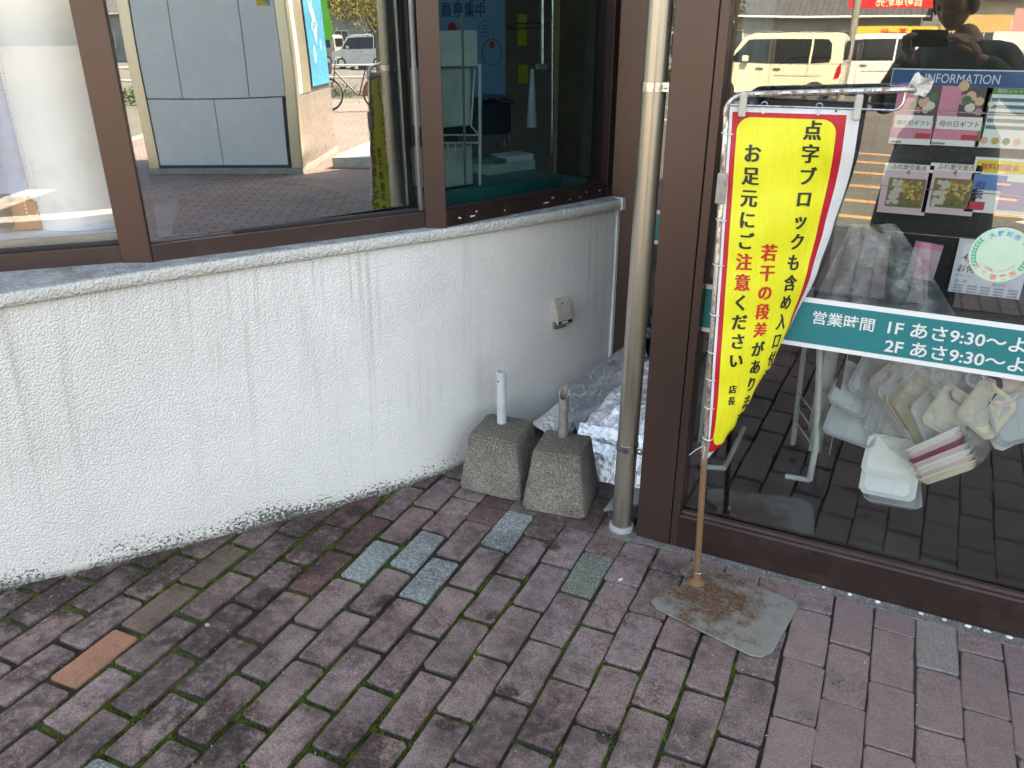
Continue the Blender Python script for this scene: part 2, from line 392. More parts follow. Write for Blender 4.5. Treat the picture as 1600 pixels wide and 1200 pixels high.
for nm, (mb, m) in mbs.items(): mb.build('outer_bricks', m, pave, kind='stuff')

# moss and tiny weeds standing in the joints
def moss_mesh():
    mb = MB(); rn = random.Random(3)
    for i in range(-16, 9):
        for k in range(-150, 110):
            a = i; b = k*.1+rn.random()*.1
            x, y = cellxy(a, b)
            if y > wall_y(x)-.01 or x > -.14 or zbad(x, y): continue
            dens = max(0, noise.noise(Vector((x*4.5, y*4.5, .3)))+.03)*2.6
            if rn.random() > dens: continue
            for q in range(26): tuft(mb, rn, x+rn.gauss(0, .0032), y+rn.uniform(-.012, .012), .75)
    for i in range(-16, 9):
        for j in range(-15, 11):
            if (i-j) % 2 == 0: continue
            for q in range(90):
                x, y = cellxy(i+rn.random(), j)
                if y > wall_y(x)-.01 or x > -.14 or zbad(x, y): continue
                if rn.random() > max(0, noise.noise(Vector((x*4.5, y*4.5, .3)))+.06)*2.6: continue
                tuft(mb, rn, x, y+rn.gauss(0, .0032), .75)
    for cx, cy, n, h in [(.045, 1.60, 50, 2.2), (-.01, 1.46, 60, 2.6), (-.21, 1.20, 90, 2.6), (-.55, 1.78, 24, 1.8), (.17, 1.38, 30, 1.6), (.42, 1.42, 26, 1.6), (-.205, 1.33, 60, 2.0)]:
        for q in range(n): tuft(mb, rn, cx+rn.gauss(0, .012), cy+rn.gauss(0, .012), h*rn.uniform(.5, 1))
    return mb
def zbad(x, y): return y > 1.93 and x > -.6
def tuft(mb, rn, x, y, s):
    h = .0060*s*rn.uniform(.5, 1.4); a = rn.random()*6.28; w = .0016*rn.uniform(.7, 1.4)*(1+.2*s)
    z = -.0098; dx, dy = math.cos(a), math.sin(a); lx, ly = rn.gauss(0, .002)*s, rn.gauss(0, .002)*s
    mb.add([(x-dx*w, y-dy*w, z), (x+dx*w, y+dy*w, z), (x+lx, y+ly, z+h+.004), (x-dy*w, y+dx*w, z)], [(0, 1, 2), (0, 2, 3)])
t = NT('moss_green'); p = t.pos()
t.set(Base_Color=t.mix(t.step(t.noise(p, 30, 4), .35, .65), (.035, .06, .006), (.13, .22, .02)), Roughness=.95); M_moss = t.m
moss_mesh().build('moss', M_moss, kind='stuff')

# mortar strip along the shop front
rn = random.Random(5); N = 70
edge = [(-.60+i*4.2/N/ (1 if i < 45 else 1), 1.925+rn.uniform(-.007, .007)) for i in range(N+1)]
poly = edge+[(3.6, 1.962), (-.60, 1.962)]
MB().prism(poly, -.02, .0012).build('mortar_strip', mat('rough_mortar', (.20, .19, .18), .95, 0, .4, 30, bump=.003, bscale=120, grain=.7, gscale=160, coord='pos'), kind='structure', bevel=.0015, seg=1)
# loose crumbs and paint flakes along the foot of the shop front and on the bricks
mb = MB(); rn = random.Random(11)
for q in range(420):
    if q < 130: x = rn.uniform(-.45, .6); y = 1.952-abs(rn.gauss(0, .007)); z = .002
    else:
        x, y = rn.uniform(-1.9, .5), rn.uniform(.75, 1.93); z = .0006
        if y > wall_y(x)-.02: continue
    s = rn.uniform(.0008, .0026); mb.at((x, y, z), (rn.random()*6, rn.random()*6, rn.random()*6)).add([(s, 0, 0), (-s, s*.6, 0), (-s*.5, -s, 0), (0, 0, s)], [(0, 1, 2), (0, 1, 3), (1, 2, 3), (2, 0, 3)])
mb.build('grit', mat('pale_grit', (.5, .49, .46), .9), kind='stuff')
mb = MB()
for (px, py, s) in [(1437, 985, .010), (1512, 968, .012), (1540, 976, .012), (1575, 985, .011), (1475, 962, .008), (1330, 916, .007), (1290, 905, .006), (1372, 932, .010)]:
    g = gz(px, py); mb.at((g.x, 1.945, .003), (0, 0, 0)).add([(s*random.uniform(.5, 1)*math.cos(a), .006*random.uniform(.4, 1)*math.sin(a), 0) for a in (0, .9, 1.9, 2.8, 3.7, 5)]+[(s*.6*math.cos(a), .003*math.sin(a), .004) for a in (0, .9, 1.9, 2.8, 3.7, 5)], [tuple(range(6, 12))]+[(i, (i+1) % 6, 6+(i+1) % 6, 6+i) for i in range(6)])
mb.build('paint_flakes', mat('white_flake', (.75, .76, .78), .8), kind='stuff')

def pebble(x, y, s, col, label, name='pebble'):
    g = gz(x, y); rn = random.Random(x); mb = MB().at((g.x, g.y, s*.45), (0, 0, rn.random()*6))
    ph = []
    for a in range(7):
        z = -math.cos(a/6*math.pi); ph.append((max(.04, math.sin(a/6*math.pi))*s*rn.uniform(.9, 1.1), z*s*.5))
    mb.lathe(ph, 9).build(name, mat('stone_%d' % x, col, .7), smooth=True, label=label, cat='pebble').scale = (1, .72, 1)
pebble(99, 920, .0075, (.72, .68, .55), 'small cream pebble on dark mossy brick by wall foot')
pebble(493, 841, .0085, (.24, .32, .34), 'bluish grey stone chip on dark stained brick')
pebble(1576, 1051, .0080, (.22, .24, .26), 'dark grey stone chip in joint at far right of pavement')
pebble(1361, 1064, .0050, (.45, .55, .55), 'tiny pale blue chip in joint between pink bricks')
g = gz(632, 757)
mb = MB().at((g.x, g.y, .004), (.25, .1, .6)); mb.add([(-.016, 0, 0), (-.006, .008, .003), (.008, .007, .001), (.017, 0, .005), (.007, -.008, .002), (-.007, -.007, .003)], [(0, 1, 5), (1, 2, 4, 5), (2, 3, 4)])
mb.build('dead_leaf', mat('dry_leaf', (.22, .09, .035), .8), label='dry brown leaf lying at foot of white wall', cat='leaf')
g = gz(969, 907)
MB().at((g.x, g.y, .002), (.1, 0, .9)).add([(-.008, -.003, 0), (.006, -.005, .001), (.008, .003, .003), (-.005, .004, .001)], [(0, 1, 2, 3)]).build('paper_scrap', mat('bluish_scrap', (.5, .58, .72), .6), label='tiny bluish paper scrap on brick left of banner base plate', cat='litter')

# ================================================================== CURVED WALL
def arc(line):
    L = [0]
    for a, b in zip(line, line[1:]): L.append(L[-1]+math.dist(a, b))
    return L
def along(line, t):
    L = arc(line); d = t*L[-1]
    for k in range(len(line)-1):
        if d <= L[k+1] or k == len(line)-2:
            f = (d-L[k])/(L[k+1]-L[k]); return (line[k][0]+(line[k+1][0]-line[k][0])*f, line[k][1]+(line[k+1][1]-line[k][1])*f)
def smooth(line, n=120):
    pts = [along(line, i/n) for i in range(n+1)]
    for _ in range(10): pts = [pts[0]]+[tuple((pts[k-1][c]+2*pts[k][c]+pts[k+1][c])/4 for c in (0, 1)) for k in range(1, n)]+[pts[-1]]
    return pts
FS, TS = smooth(FOOT), smooth(TOPC)
ZC0, ZC1 = .797, .832
t = NT('rough_white_stucco'); uv = t.uv(); u_, v_, _z = t.xyz(uv)
col = t.mix(t.step(t.noise(t.scaled(uv, (6, 6, 6)), 1, 3), .3, .7), (.73, .735, .715), (.79, .79, .77))
# rain streaks running down from the coping
st = t.math('MULTIPLY', t.step(t.noise(t.scaled(uv, (42, 1.1, 1)), 1, 4, .7), .51, .63), t.step(t.noise(t.scaled(uv, (3.1, .6, 1)), 1, 2), .40, .56))
st2 = t.step(t.noise(t.scaled(uv, (95, .9, 1)), 1, 3, .6), .60, .68)
right = t.step(u_, 3.1, 3.9)
st = t.math('MAXIMUM', st, t.math('MULTIPLY', t.math('MULTIPLY', st2, right), .8))
st = t.math('MULTIPLY', st, t.step(v_, .05, .66))
col = t.mix(t.math('MULTIPLY', st, .46), col, (.40, .38, .34))
# black mould creeping up from the pavement
md = t.math('SUBTRACT', .066, v_)
edgeN = t.math('MULTIPLY', t.math('SUBTRACT', t.noise(t.scaled(uv, (3.5, 9, 1)), 1, 3), .5), .20)
md = t.step(t.math('ADD', md, edgeN), -.03, .085)
bl = t.step(t.math('ADD', t.noise(t.scaled(uv, (95, 120, 1)), 1, 4, .75), t.math('MULTIPLY', md, .26)), .66, .72)
col = t.mix(t.math('MULTIPLY', bl, t.math('MULTIPLY', t.step(md, .02, .2), .92)), col, (.035, .035, .032))
foot = t.step(v_, .022, .004)
col = t.mix(t.math('MULTIPLY', foot, .6), col, (.13, .14, .10))
col = t.mix(t.math('MULTIPLY', t.step(t.noise(t.scaled(uv, (9, 30, 1)), 1, 3), .62, .70), .0), col, (.2, .2, .2))
vr = t.n('TexVoronoi', dict(feature='SMOOTH_F1', voronoi_dimensions='2D'), Vector=t.scaled(uv, (150, 140, 1)), Scale=1.0, Smoothness=.6).outputs[0]
b1 = t.math('ADD', t.math('MULTIPLY', t.math('SUBTRACT', .75, vr), .75), t.math('MULTIPLY', t.noise(t.scaled(uv, (190, 175, 1)), 1, 3, .6), .40))
b2 = t.noise(t.scaled(uv, (165, 52, 1)), 1, 3, .55)
hh = t.n('Mix', i0=right, i2=b1, i3=b2).outputs[0]
hh = t.math('ADD', t.step(hh, .32, .72), t.math('MULTIPLY', t.noise(t.scaled(uv, (50, 45, 1)), 1, 2), .5))
t.set(Base_Color=col, Roughness=.8, Specular_IOR_Level=.3); t.bump(hh, 1.0, .0015); M_stucco = t.m
t = NT('weathered_coping'); uv = t.uv(); p = t.pos(); u_, v_, _z = t.xyz(uv)
top = t.step(v_, .5, .6)
c1 = t.mix(t.step(t.noise(p, 14, 4), .35, .7), (.68, .69, .66), (.60, .60, .565))
c2 = t.mix(t.step(t.noise(p, 26, 5, .7), .35, .65), (.40, .43, .46), (.22, .235, .235))
c2 = t.mix(t.math('MULTIPLY', t.step(t.noise(t.scaled(uv, (9, 3, 1)), 1, 4), .58, .68), .8), c2, (.17, .20, .09))
c_ = t.mix(top, c1, c2)
t.set(Base_Color=c_, Roughness=.85); t.bump(t.step(t.noise(p, 105, 3), .36, .64), 1, .0042); M_coping = t.m
def uvmesh(name, fn, nu, nv, uvfn, m, parent=None, **tags):
    me = bpy.data.meshes.new(name)
    vs = [fn(i/nu, j/nv) for j in range(nv+1) for i in range(nu+1)]
    fs = [(j*(nu+1)+i, j*(nu+1)+i+1, (j+1)*(nu+1)+i+1, (j+1)*(nu+1)+i) for j in range(nv) for i in range(nu)]
    me.from_pydata(vs, [], fs); ul = me.uv_layers.new(name='UVMap'); uvv = [uvfn(i/nu, j/nv) for j in range(nv+1) for i in range(nu+1)]
    arr = np.array([uvv[v] for f in fs for v in f], dtype=np.float32).ravel(); ul.data.foreach_set('uv', arr)
    me.polygons.foreach_set('use_smooth', [True]*len(me.polygons)); me.materials.append(m)
    return link(bpy.data.objects.new(name, me), parent, **tags)
wall = thing('stucco_wall', 'low curved white stucco wall with black mould along its foot, under the bay windows', 'wall', (FS[60][0]-.1, FS[60][1], 0))
LEN = arc(TS)[-1]
def wf(a, b):
    k = a*120; i = min(int(k), 119); f = k-i
    F = [FS[i][c]+(FS[i+1][c]-FS[i][c])*f for c in (0, 1)]; T = [TS[i][c]+(TS[i+1][c]-TS[i][c])*f for c in (0, 1)]
    z = -.03+b*(ZC0+.03); q = max(0, z/ZC0)
    bul = .0035*noise.noise(Vector((a*9, z*3, 0)))
    return (F[0]+(T[0]-F[0])*q+bul, F[1]+(T[1]-F[1])*q-bul, z)
uvmesh('wall_face', wf, 240, 40, lambda a, b: (a*LEN, -.03+b*(ZC0+.03)), M_stucco, wall)
NRM = []
for k in range(121):
    a, b = TS[max(0, k-2)], TS[min(120, k+2)]; d = Vector((b[0]-a[0], b[1]-a[1])).normalized(); NRM.append((d.y, -d.x))
prof = [(-.03, ZC0+.001), (.014, ZC0-.001), (.0185, ZC0+.005), (.019, ZC1-.008), (.013, ZC1-.001), (0, ZC1+.001), (-.05, ZC1+.006), (-.16, ZC1+.008)]
cm = bpy.data.meshes.new('coping')
def cf(a, b):
    k = min(120, int(round(a*120))); j = int(round(b*(len(prof)-1))); o, z = prof[j]
    jt = .0015*noise.noise(Vector((k*.35, j, 2)))
    return (TS[k][0]+NRM[k][0]*(o+jt), TS[k][1]+NRM[k][1]*(o+jt), z+jt*.6)
uvmesh('coping', cf, 120, len(prof)-1, lambda a, b: (a*LEN, b), M_coping, wall)
# white end trim of wall and coping
e = Vector((TS[-1][0], TS[-1][1], 0)); tn = Vector((-NRM[-1][1], NRM[-1][0], 0)); nn = Vector((NRM[-1][0], NRM[-1][1], 0))
def obox(mb, o, ax, ay, a0, a1, b0, b1, z0, z1):
    return mb.add([tuple(o+ax*a+ay*b+Vector((0, 0, z))) for z in (z0, z1) for b in (b0, b1) for a in (a0, a1)],
                  [(0, 2, 3, 1), (4, 5, 7, 6), (0, 1, 5, 4), (2, 6, 7, 3), (0, 4, 6, 2), (1, 3, 7, 5)])
M_trim = mat('white_vinyl_trim', (.74, .77, .78), .5, 0, .08, 9, dirt=((.3, .3, .28), .3))
obox(MB(), e, tn, nn, .001, .014, -.10, .006, 0, ZC0-.004).build('corner_trim', M_trim, wall, bevel=.001)
obox(MB(), e, tn, nn, .001, .022, -.17, .024, ZC0-.004, ZC1+.004).build('coping_end_cap', M_trim, wall, bevel=.002)
# dirty old leaf-thin scar on the wall
g = pl(480, 675, Vector((-1.48, 1.745, 0)), Vector((NRM[70][0], NRM[70][1], 0)))

# ================================================================== BAY WINDOWS
ZS = .838
PA = [(-3.20, -.063), (-1.793, 1.360)], [(-1.731, 1.401), (-1.306, 2.050)], [(-1.254, 2.085), (-.973, 2.730)]
bay = thing('bay_window', 'brown framed bay window of three angled panes above the curved white wall', 'window', (-1.6, 1.7, ZS))
IN = []
for k, (a, b) in enumerate(PA):
    A = Vector((*a, 0)); B = Vector((*b, 0)); T = (B-A).normalized(); Nn = Vector((T.y, -T.x, 0)); L = (B-A).length
    IN.append((A, T, Nn, L))
    mm = [M_rail, M_rail, M_brown_dk][k]
    mb = MB(); obox(mb, A, T, Nn, 0, L, -.05, 0, ZS-.004, ZS+.044)
    rl = mb.build('sill_rail', mm, bay, bevel=.0018)
    for s_ in ((.93,), (.32, .74), (.5,))[k]:
        q = A+T*(L*s_)+Nn*.0006+Vector((0, 0, ZS+.014))
        mr = Nn.to_track_quat('Z', 'Y').to_euler()
        MB().at(q, mr).lathe([(.0024, -.001), (.0024, .0006), (.001, .0010)], 8).build('screw', M_brown, rl)
    bead = MB(); obox(bead, A, T, Nn, .002, L-.002, -.034, -.021, ZS+.0445, ZS+.052); bead.build('glazing_bead', mat('black_rubber', (.02, .02, .022), .6), bay)
    # the pane, leaning back a hair
    gb = MB(); z0, z1 = ZS+.046, 2.12
    def bow(s_):                      # the old middle pane sits a little askew in its frame
        if k != 1: return 0
        return (s_-L/2)*math.tan(R(3.6))+.004
    off = lambda z, s_=0: -.028-(z-z0)*math.tan(EPS)-bow(s_)
    gm = [G_bay0, G_bay, G_bay3][k]
    NS = 1
    vs = [tuple(A+T*(L*q/NS)+Nn*(off(z, L*q/NS)+dn)+Vector((0, 0, z))) for dn in (0, -.005) for z in (z0, z1) for q in range(NS+1)]
    w_ = NS+1; fs_ = []
    for q in range(NS): fs_ += [(q, q+1, w_+q+1, w_+q), (2*w_+q, 3*w_+q, 3*w_+q+1, 2*w_+q+1)]
    gb.add(vs, fs_)
    gb.build('window_pane', gm, bay)
    hb = MB(); obox(hb, A, T, Nn, -.02, L+.02, -.10, .004, 2.121, 2.30); hb.build('head_rail', M_brown, bay)
def mull(a, b, m, o0=.006, nm='mullion'):
    A, B = Vector((*a, 0)), Vector((*b, 0)); T = (B-A).normalized(); Nn = Vector((T.y, -T.x, 0)); L = (B-A).length
    mb = MB(); obox(mb, A, T, Nn, .0, L, -.085, o0, ZS-.006, 2.12); return mb.build(nm, m, bay, bevel=.002)
mull(PA[0][1], PA[1][0], M_brown); mull(PA[1][1], PA[2][0], M_brown)
A, T, Nn, L = IN[2]
mb = MB(); obox(mb, A, T, Nn, L-.004, L+.035, -.085, .003, ZS-.006, 2.12); mb.build('mullion', M_brown_dk, bay, bevel=.002)
# thin aluminium sash edge beside the second mullion
A, T, Nn, L = IN[1]
mb = MB(); obox(mb, A, T, Nn, L-.012, L-.001, -.024, -.012, ZS+.047, 2.12); mb.build('sash_strip', mat('grey_aluminium', (.35, .36, .37), .35, .9), bay, bevel=.0008)
# white paint smears on the dark right sill
A, T, Nn, L = IN[2]; rn = random.Random(4); mb = MB()
for s_, w_ in [(.05, .012), (.10, .016), (.115, .006), (.41, .022), (.44, .008), (.52, .006), (.57, .006), (.60, .004), (.665, .008), (.23, .004)]:
    n_ = 9; q = A+T*s_+Nn*.0006+Vector((0, 0, ZS+rn.uniform(.012, .03)))
    mb.add([tuple(q+T*(w_*math.cos(a*.7)*rn.uniform(.3, 1))+Vector((0, 0, .004*math.sin(a*.7)*rn.uniform(.3, 1)))) for a in range(n_)], [tuple(range(n_))])
mb.build('paint_smear', M_white, bay)

# ================================================================== DOWNPIPE, RECESS, DOOR FRONT
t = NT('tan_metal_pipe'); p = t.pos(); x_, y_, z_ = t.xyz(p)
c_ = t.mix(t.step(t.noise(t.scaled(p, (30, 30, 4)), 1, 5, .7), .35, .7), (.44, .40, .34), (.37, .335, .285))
c_ = t.mix(t.math('MULTIPLY', t.math('MULTIPLY', t.step(t.noise(t.scaled(p, (40, 40, 3)), 1, 3, .6), .40, .72), t.math('SUBTRACT', 1.0, t.step(z_, .30, 1.0))), .85), c_, (.17, .14, .115))  # lower pipe darkened in the colour, for the dark ground it would reflect
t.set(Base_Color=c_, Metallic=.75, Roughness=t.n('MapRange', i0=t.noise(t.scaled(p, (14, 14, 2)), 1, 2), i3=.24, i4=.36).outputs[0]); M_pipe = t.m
pipe = thing('drain_pipe', 'tan metal downpipe standing against the brown door pillar', 'drain pipe', (-.608, 1.975, 0))
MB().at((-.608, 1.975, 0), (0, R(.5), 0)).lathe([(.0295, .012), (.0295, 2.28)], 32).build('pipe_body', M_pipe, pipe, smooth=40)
MB().at((-.608, 1.975, 0)).lathe([(.030, .001), (.037, .001), (.038, .006), (.037, .016), (.0302, .018)], 28).build('foot_collar', mat('grey_pvc', (.36, .37, .37), .6, dirt=((.14, .13, .12), .5)), pipe, smooth=40)
for z in (.285, 1.262):
    b = MB().at((-.608+z*math.tan(R(.5)), 1.975, z)).lathe([(.0304, -.010), (.0322, -.010), (.0322, .010), (.0304, .010)], 28).build('bracket', M_chrome, pipe, smooth=40)
    MB().box(-.572, -.5555, 1.955, 1.9585, z-.011, z+.011).build('bracket_tab', M_chrome, b, bevel=.001)
    MB().at((-.5635, 1.9545, z), (math.pi/2, 0, 0)).lathe([(.0045, 0), (.0045, .003), (.002, .0045)], 6).build('bolt', M_chrome, b)
front = thing('storefront', 'brown framed glass storefront with teal opening hours strip across it', 'shop front', (.5, 1.98, 0))
MB().box(-.555, -.4555, 1.955, 2.14, 0, 2.30).build('pillar', M_brown, front, bevel=.002)
MB().box(-.4530, -.431, 1.957, 2.10, .0, 2.30).build('door_stile', M_brown, front, bevel=.0015)
MB().box(-.4555, -.4530, 1.965, 2.10, 0, 2.30).build('seam', M_black, front)
mb = MB(); pr_ = [(1.957, 0), (1.957, .104), (1.962, .108), (1.972, .109), (1.974, .116), (1.985, .118), (1.985, .100), (2.04, .100), (2.04, 0)]
x0, x1 = -.4305, 3.6
mb.add([(x0, y, z) for y, z in pr_]+[(x1, y, z) for y, z in pr_], [tuple(range(9)), tuple(range(9, 18))[::-1]]+[(i, 9+i, 9+(i+1) % 9, (i+1) % 9) for i in range(9)])
mb.build('bottom_rail', M_brown_dk, front, bevel=.001)
GY = lambda z: 1.990+(z-.1)*math.tan(EPS)
def leanbox(mb, x0, x1, z0, z1, o0, o1, gy_=GY):
    vs = [(x, gy_(z)+o, z) for z in (z0, z1) for o in (o0, o1) for x in (x0, x1)]
    return mb.add(vs, [(0, 2, 3, 1), (4, 5, 7, 6), (0, 1, 5, 4), (2, 6, 7, 3), (0, 4, 6, 2), (1, 3, 7, 5)])
leanbox(MB(), -.4305, 3.6, .101, 2.16, 0, .006).build('door_glass', G_door, front)
MB().box(-.4305, 3.6, 1.957, 2.10, 2.161, 2.30).build('head_rail', M_brown, front)
MB().box(3.6, 3.78, 1.955, 2.14, 0, 2.30).build('pillar', M_brown, front, bevel=.002)
# opening hours strip stuck on the glass
strip = thing('opening_hours_strip', 'teal strip with white opening hours lettering stuck across the shop glass', 'sign', (.4, GY(.72), .72))
leanbox(MB(), -.4300, 1.15, .661, .789, -.0025, -.0006).build('white_backing', mat('white_vinyl', (.80, .81, .82), .35, 0, .03, 3), strip)
leanbox(MB(), -.4300, 1.15, .673, .777, -.0034, -.0026).build('teal_band', T_teal, strip)
pln = lambda x, z: Vector((x, GY(z)-.0042, z))
zz = lambda px, py: gy(px, py, 1.988)
a1 = zz(1268, 508); h1 = .0315
lettering('lettering', [('営業時間', a1.x, .7290, .0355, 'L', 1.02, .014), ('1F あさ9:30～よる', zz(1386, 520).x, .7290, .0400, 'L', 1.06, .018),
                        ('2F あさ9:30～よる', zz(1380, 552).x, .6830, .0400, 'L', 1.06, .018)], M_white, strip, pln)
# recycling sticker
cx, cz = .197, .939
st_ = thing('round_sticker', 'round mint green city recycling sticker on the shop glass', 'sticker', (cx, GY(cz), cz))
def disc(r, y, n=40): return [(cx+r*math.cos(a*2*math.pi/n), y, cz+r*math.sin(a*2*math.pi/n)) for a in range(n)]
mb = MB(); vs = [(p_[0], GY(p_[2])-.0022, p_[2]) for p_ in disc(.060, 0)]+[(p_[0], GY(p_[2])-.0006, p_[2]) for p_ in disc(.060, 0)]
mb.add(vs, [tuple(range(40))]+[(i, (i+1) % 40, 40+(i+1) % 40, 40+i) for i in range(40)]).build('disc', mat('mint_vinyl', (.50, .66, .53), .4, 0, .06, 20), st_)
def arc_text(s, r, a0, da, h, m, flipd=False, bold=.0):
    mb = MB()
    for k, ch in enumerate(s):
        a = R(a0+da*k); v, f, x0, x1, y0, y1 = text_geo(ch, bold)
        mx, my = (x0+x1)/2, .38
        up = Vector((math.cos(a), math.sin(a))); rt = Vector((math.sin(a), -math.cos(a)))
        if flipd: up, rt = -up, -rt
        c = Vector((cx+r*math.cos(a), cz+r*math.sin(a)))
        vs = []
        for p_ in v:
            q = c+rt*((p_[0]-mx)*h)+up*((p_[1]-my)*h); vs.append((q.x, GY(q.y)-.0029, q.y))
        mb.add(vs, f)
    mb.build('lettering', m, st_)
arc_text('大野城市', .047, 120, -20, .0135, flat('sky_blue_ink', (.08, .30, .62)), bold=.02)
arc_text('ごみ減量・リサイクル', .036, 218, 11.6, .0072, flat('rose_ink', (.70, .22, .22)), True)
arc_text('推進事業所', .050, 222, 22, .0135, flat('pink_ink', (.80, .25, .24)), True, .03)
mb = MB(); mb2 = MB()
for sd_ in (0,):
    for k in range(9):
        a = R(150+k*8.2); 
        for s2 in (-1, 1):
            c = Vector((cx+.0505*math.cos(a), cz+.0505*math.sin(a))); tg = Vector((math.sin(a), -math.cos(a))); rd = Vector((math.cos(a), math.sin(a)))
            e_ = c+tg*.008+rd*s2*.0055; m1 = c+tg*.005+rd*s2*.0010; m2 = c+tg*.002+rd*s2*.0042
            mb.add([(q.x, GY(q.y)-.0028, q.y) for q in (c, m1, e_, m2)], [(0, 1, 2, 3)])
            a_ = math.pi-a; c = Vector((cx+.0505*math.cos(a_), cz+.0505*math.sin(a_))); tg = Vector((-math.sin(a_), math.cos(a_))); rd = Vector((math.cos(a_), math.sin(a_)))
            e_ = c+tg*.008+rd*s2*.0055; m1 = c+tg*.005+rd*s2*.0010; m2 = c+tg*.002+rd*s2*.0042
            mb2.add([(q.x, GY(q.y)-.0028, q.y) for q in (c, m1, e_, m2)], [(0, 1, 2, 3)])
mb.build('laurel_branch', flat('leaf_green_ink', (.03, .38, .26)), st_); mb2.build('laurel_branch', MC['leaf_green_ink'], st_)

# recess between wall end and pillar
RY = lambda z: 2.800+(z-.1)*math.tan(EPS)
rec = thing('recessed_window', 'narrow recessed shop window between the white wall end and the door pillar', 'window', (-.7, 2.8, 0))
MB().box(-.962, -.832, 2.748, 2.84, 0, 2.30).build('frame_post', M_brown, rec, bevel=.002)
MB().box(-.8315, -.562, 2.77, 2.84, 0, .06).build('bottom_rail', M_brown_dk, rec)
leanbox(MB(), -.8315, -.562, .0605, 2.16, 0, .006, RY).build('window_pane', G_door, rec)
MB().box(-.8315, -.562, 2.77, 2.84, 2.161, 2.30).build('head_rail', M_brown, rec)
MB().box(-.5615, -.548, 2.141, 2.84, 0, 2.30).build('side_panel', M_brown_dk, rec)
s2 = thing('opening_hours_strip', 'short teal strip seen through the gap between downpipe and pillar', 'sign', (-.7, 2.79, .73))
leanbox(MB(), -.831, -.562, .668, .790, -.0025, -.0006, RY).build('white_backing', MC['white_vinyl'], s2)
leanbox(MB(), -.831, -.562, .681, .777, -.0034, -.0026, RY).build('teal_band', T_teal, s2)

# ================================================================== SHOP BUILDING MASS AND ROOMS
foot = [(-3.20, -.063-.0), (-1.793, 1.36), (-1.743, 1.411), (-1.293, 2.038), (-1.254, 2.085), (-.973, 2.73), (-.95, 2.76), (-.562, 2.76), (-.562, 1.965), (6.3, 1.965), (6.3, 12), (-9, 12), (-9, -.063)]
bld = thing('shop_building', 'two storey shop building whose upper floor overhangs nothing and shades the pavement', 'building', (0, 6, 0))
bld['label'] = 'two storey pale shop building above the bay windows and glass front'
MB().prism(foot, 2.301, 6.7).build('upper_floor', mat('pale_wall_tile', (.42, .39, .35), .7, coord='pos'), bld)
MB().box(3.785, 6.3, 1.97, 2.2, 0, 2.30).build('side_wall', mat('pale_wall_tile', (.42, .39, .35)), bld)
MB().box(6.1, 6.3, 2.201, 12, 0, 2.30).build('side_wall', mat('pale_wall_tile', (.42, .39, .35)), bld)
MB().box(-9, -3.21, -.06, .14, 0, 2.30).build('side_wall', mat('pale_wall_tile', (.42, .39, .35)), bld)
M_in = mat('dim_interior_wall', (.10, .11, .12), .8)
MB().box(-9, 6.09, 6.0, 6.1, 0, 2.28).build('back_wall', M_in, bld)
MB().box(-.547, 6.09, 2.145, 5.99, -.02, -.001).build('shop_floor', mat('dark_floor_tile', (.022, .021, .023), .35, 0, .3, 3), bld)
MB().prism([(-8.9, .2), (-3.4, .2), (-1.62, 1.99), (-1.30, 2.50), (-1.08, 2.95), (-1.0, 5.99), (-8.9, 5.99)], .3, .32).build('shop_floor', mat('dark_floor_tile', (.03, .03, .03)), bld)
MB().box(-1.0, -.55, 2.86, 5.99, -.02, -.001).build('shop_floor', mat('dark_floor_tile', (.03, .03, .03)), bld)
MB().box(-.546, -.530, 2.15, 3.1, 0, 2.28).build('inner_partition', mat('pale_blue_grey_panel', (.36, .42, .46), .6), bld)

# ================================================================== BANNER STAND AND FLAG
PB = Vector((-.336, 1.813, .002)); PT = Vector((-.402, 1.884, 1.255))
def pole(z): return PB+(PT-PB)*((z-PB.z)/(PT.z-PB.z))
t = NT('rusty_chrome'); p = t.pos(); x_, y_, z_ = t.xyz(p)
rs = t.step(t.noise(t.scaled(p, (60, 60, 22)), 1, 5, .7), .46, .60)
low = t.math('SUBTRACT', 1.0, t.step(z_, .36, .46))
rs = t.math('MAXIMUM', t.math('MULTIPLY', rs, .9), t.math('MULTIPLY', low, .96))
c_ = t.mix(rs, (.62, .62, .63), t.mix(t.noise(p, 130, 4, .7), (.30, .14, .045), (.10, .045, .022)))
t.set(Base_Color=c_, Metallic=t.math('SUBTRACT', 1.0, t.math('MULTIPLY', rs, .9)), Roughness=t.n('MapRange', i0=rs, i3=.18, i4=.75).outputs[0]); M_rust = t.m
stand = thing('banner_stand', 'rusty steel banner stand with notched base plate beside the shop front', 'banner stand', (PB.x, PB.y, 0))
pz = [pole(z) for z in (.004, .42)]
MB().tube(pz, .0085, 14).build('lower_pole', M_rust, stand, smooth=40)
E1 = Vector((.990, .13, 0)).normalized()
bend = []
RT = Vector((-.03, 1.933, 1.2745)); ax = (RT-PT).normalized(); rb = .035
for k in range(9):
    a = k/8*math.pi/2; bend.append(PT-Vector((0, 0, rb))+ax*(rb*(1-math.cos(a)))+Vector((0, 0, rb*math.sin(a))))
MB().tube([pole(.40), pole(.8), pole(1.19)]+bend+[PT+ax*(rb+.05), RT], .0068, 12).build('upper_pole', M_rust, stand, smooth=40)
MB().tube([pole(.395), pole(.425)], .0102, 12).build('pole_joint', M_rust, stand, smooth=40)
c1 = pole(1.055)
MB().at(c1).box(-.011, .011, -.011, .011, -.035, .035).build('clamp', mat('worn_grey_plastic', (.36, .33, .28), .6, dirt=((.14, .10, .07), .5)), stand, bevel=.004)
wr = [pole(1.235)+Vector((.008, -.004, 0))]
wend = RT-ax*.035
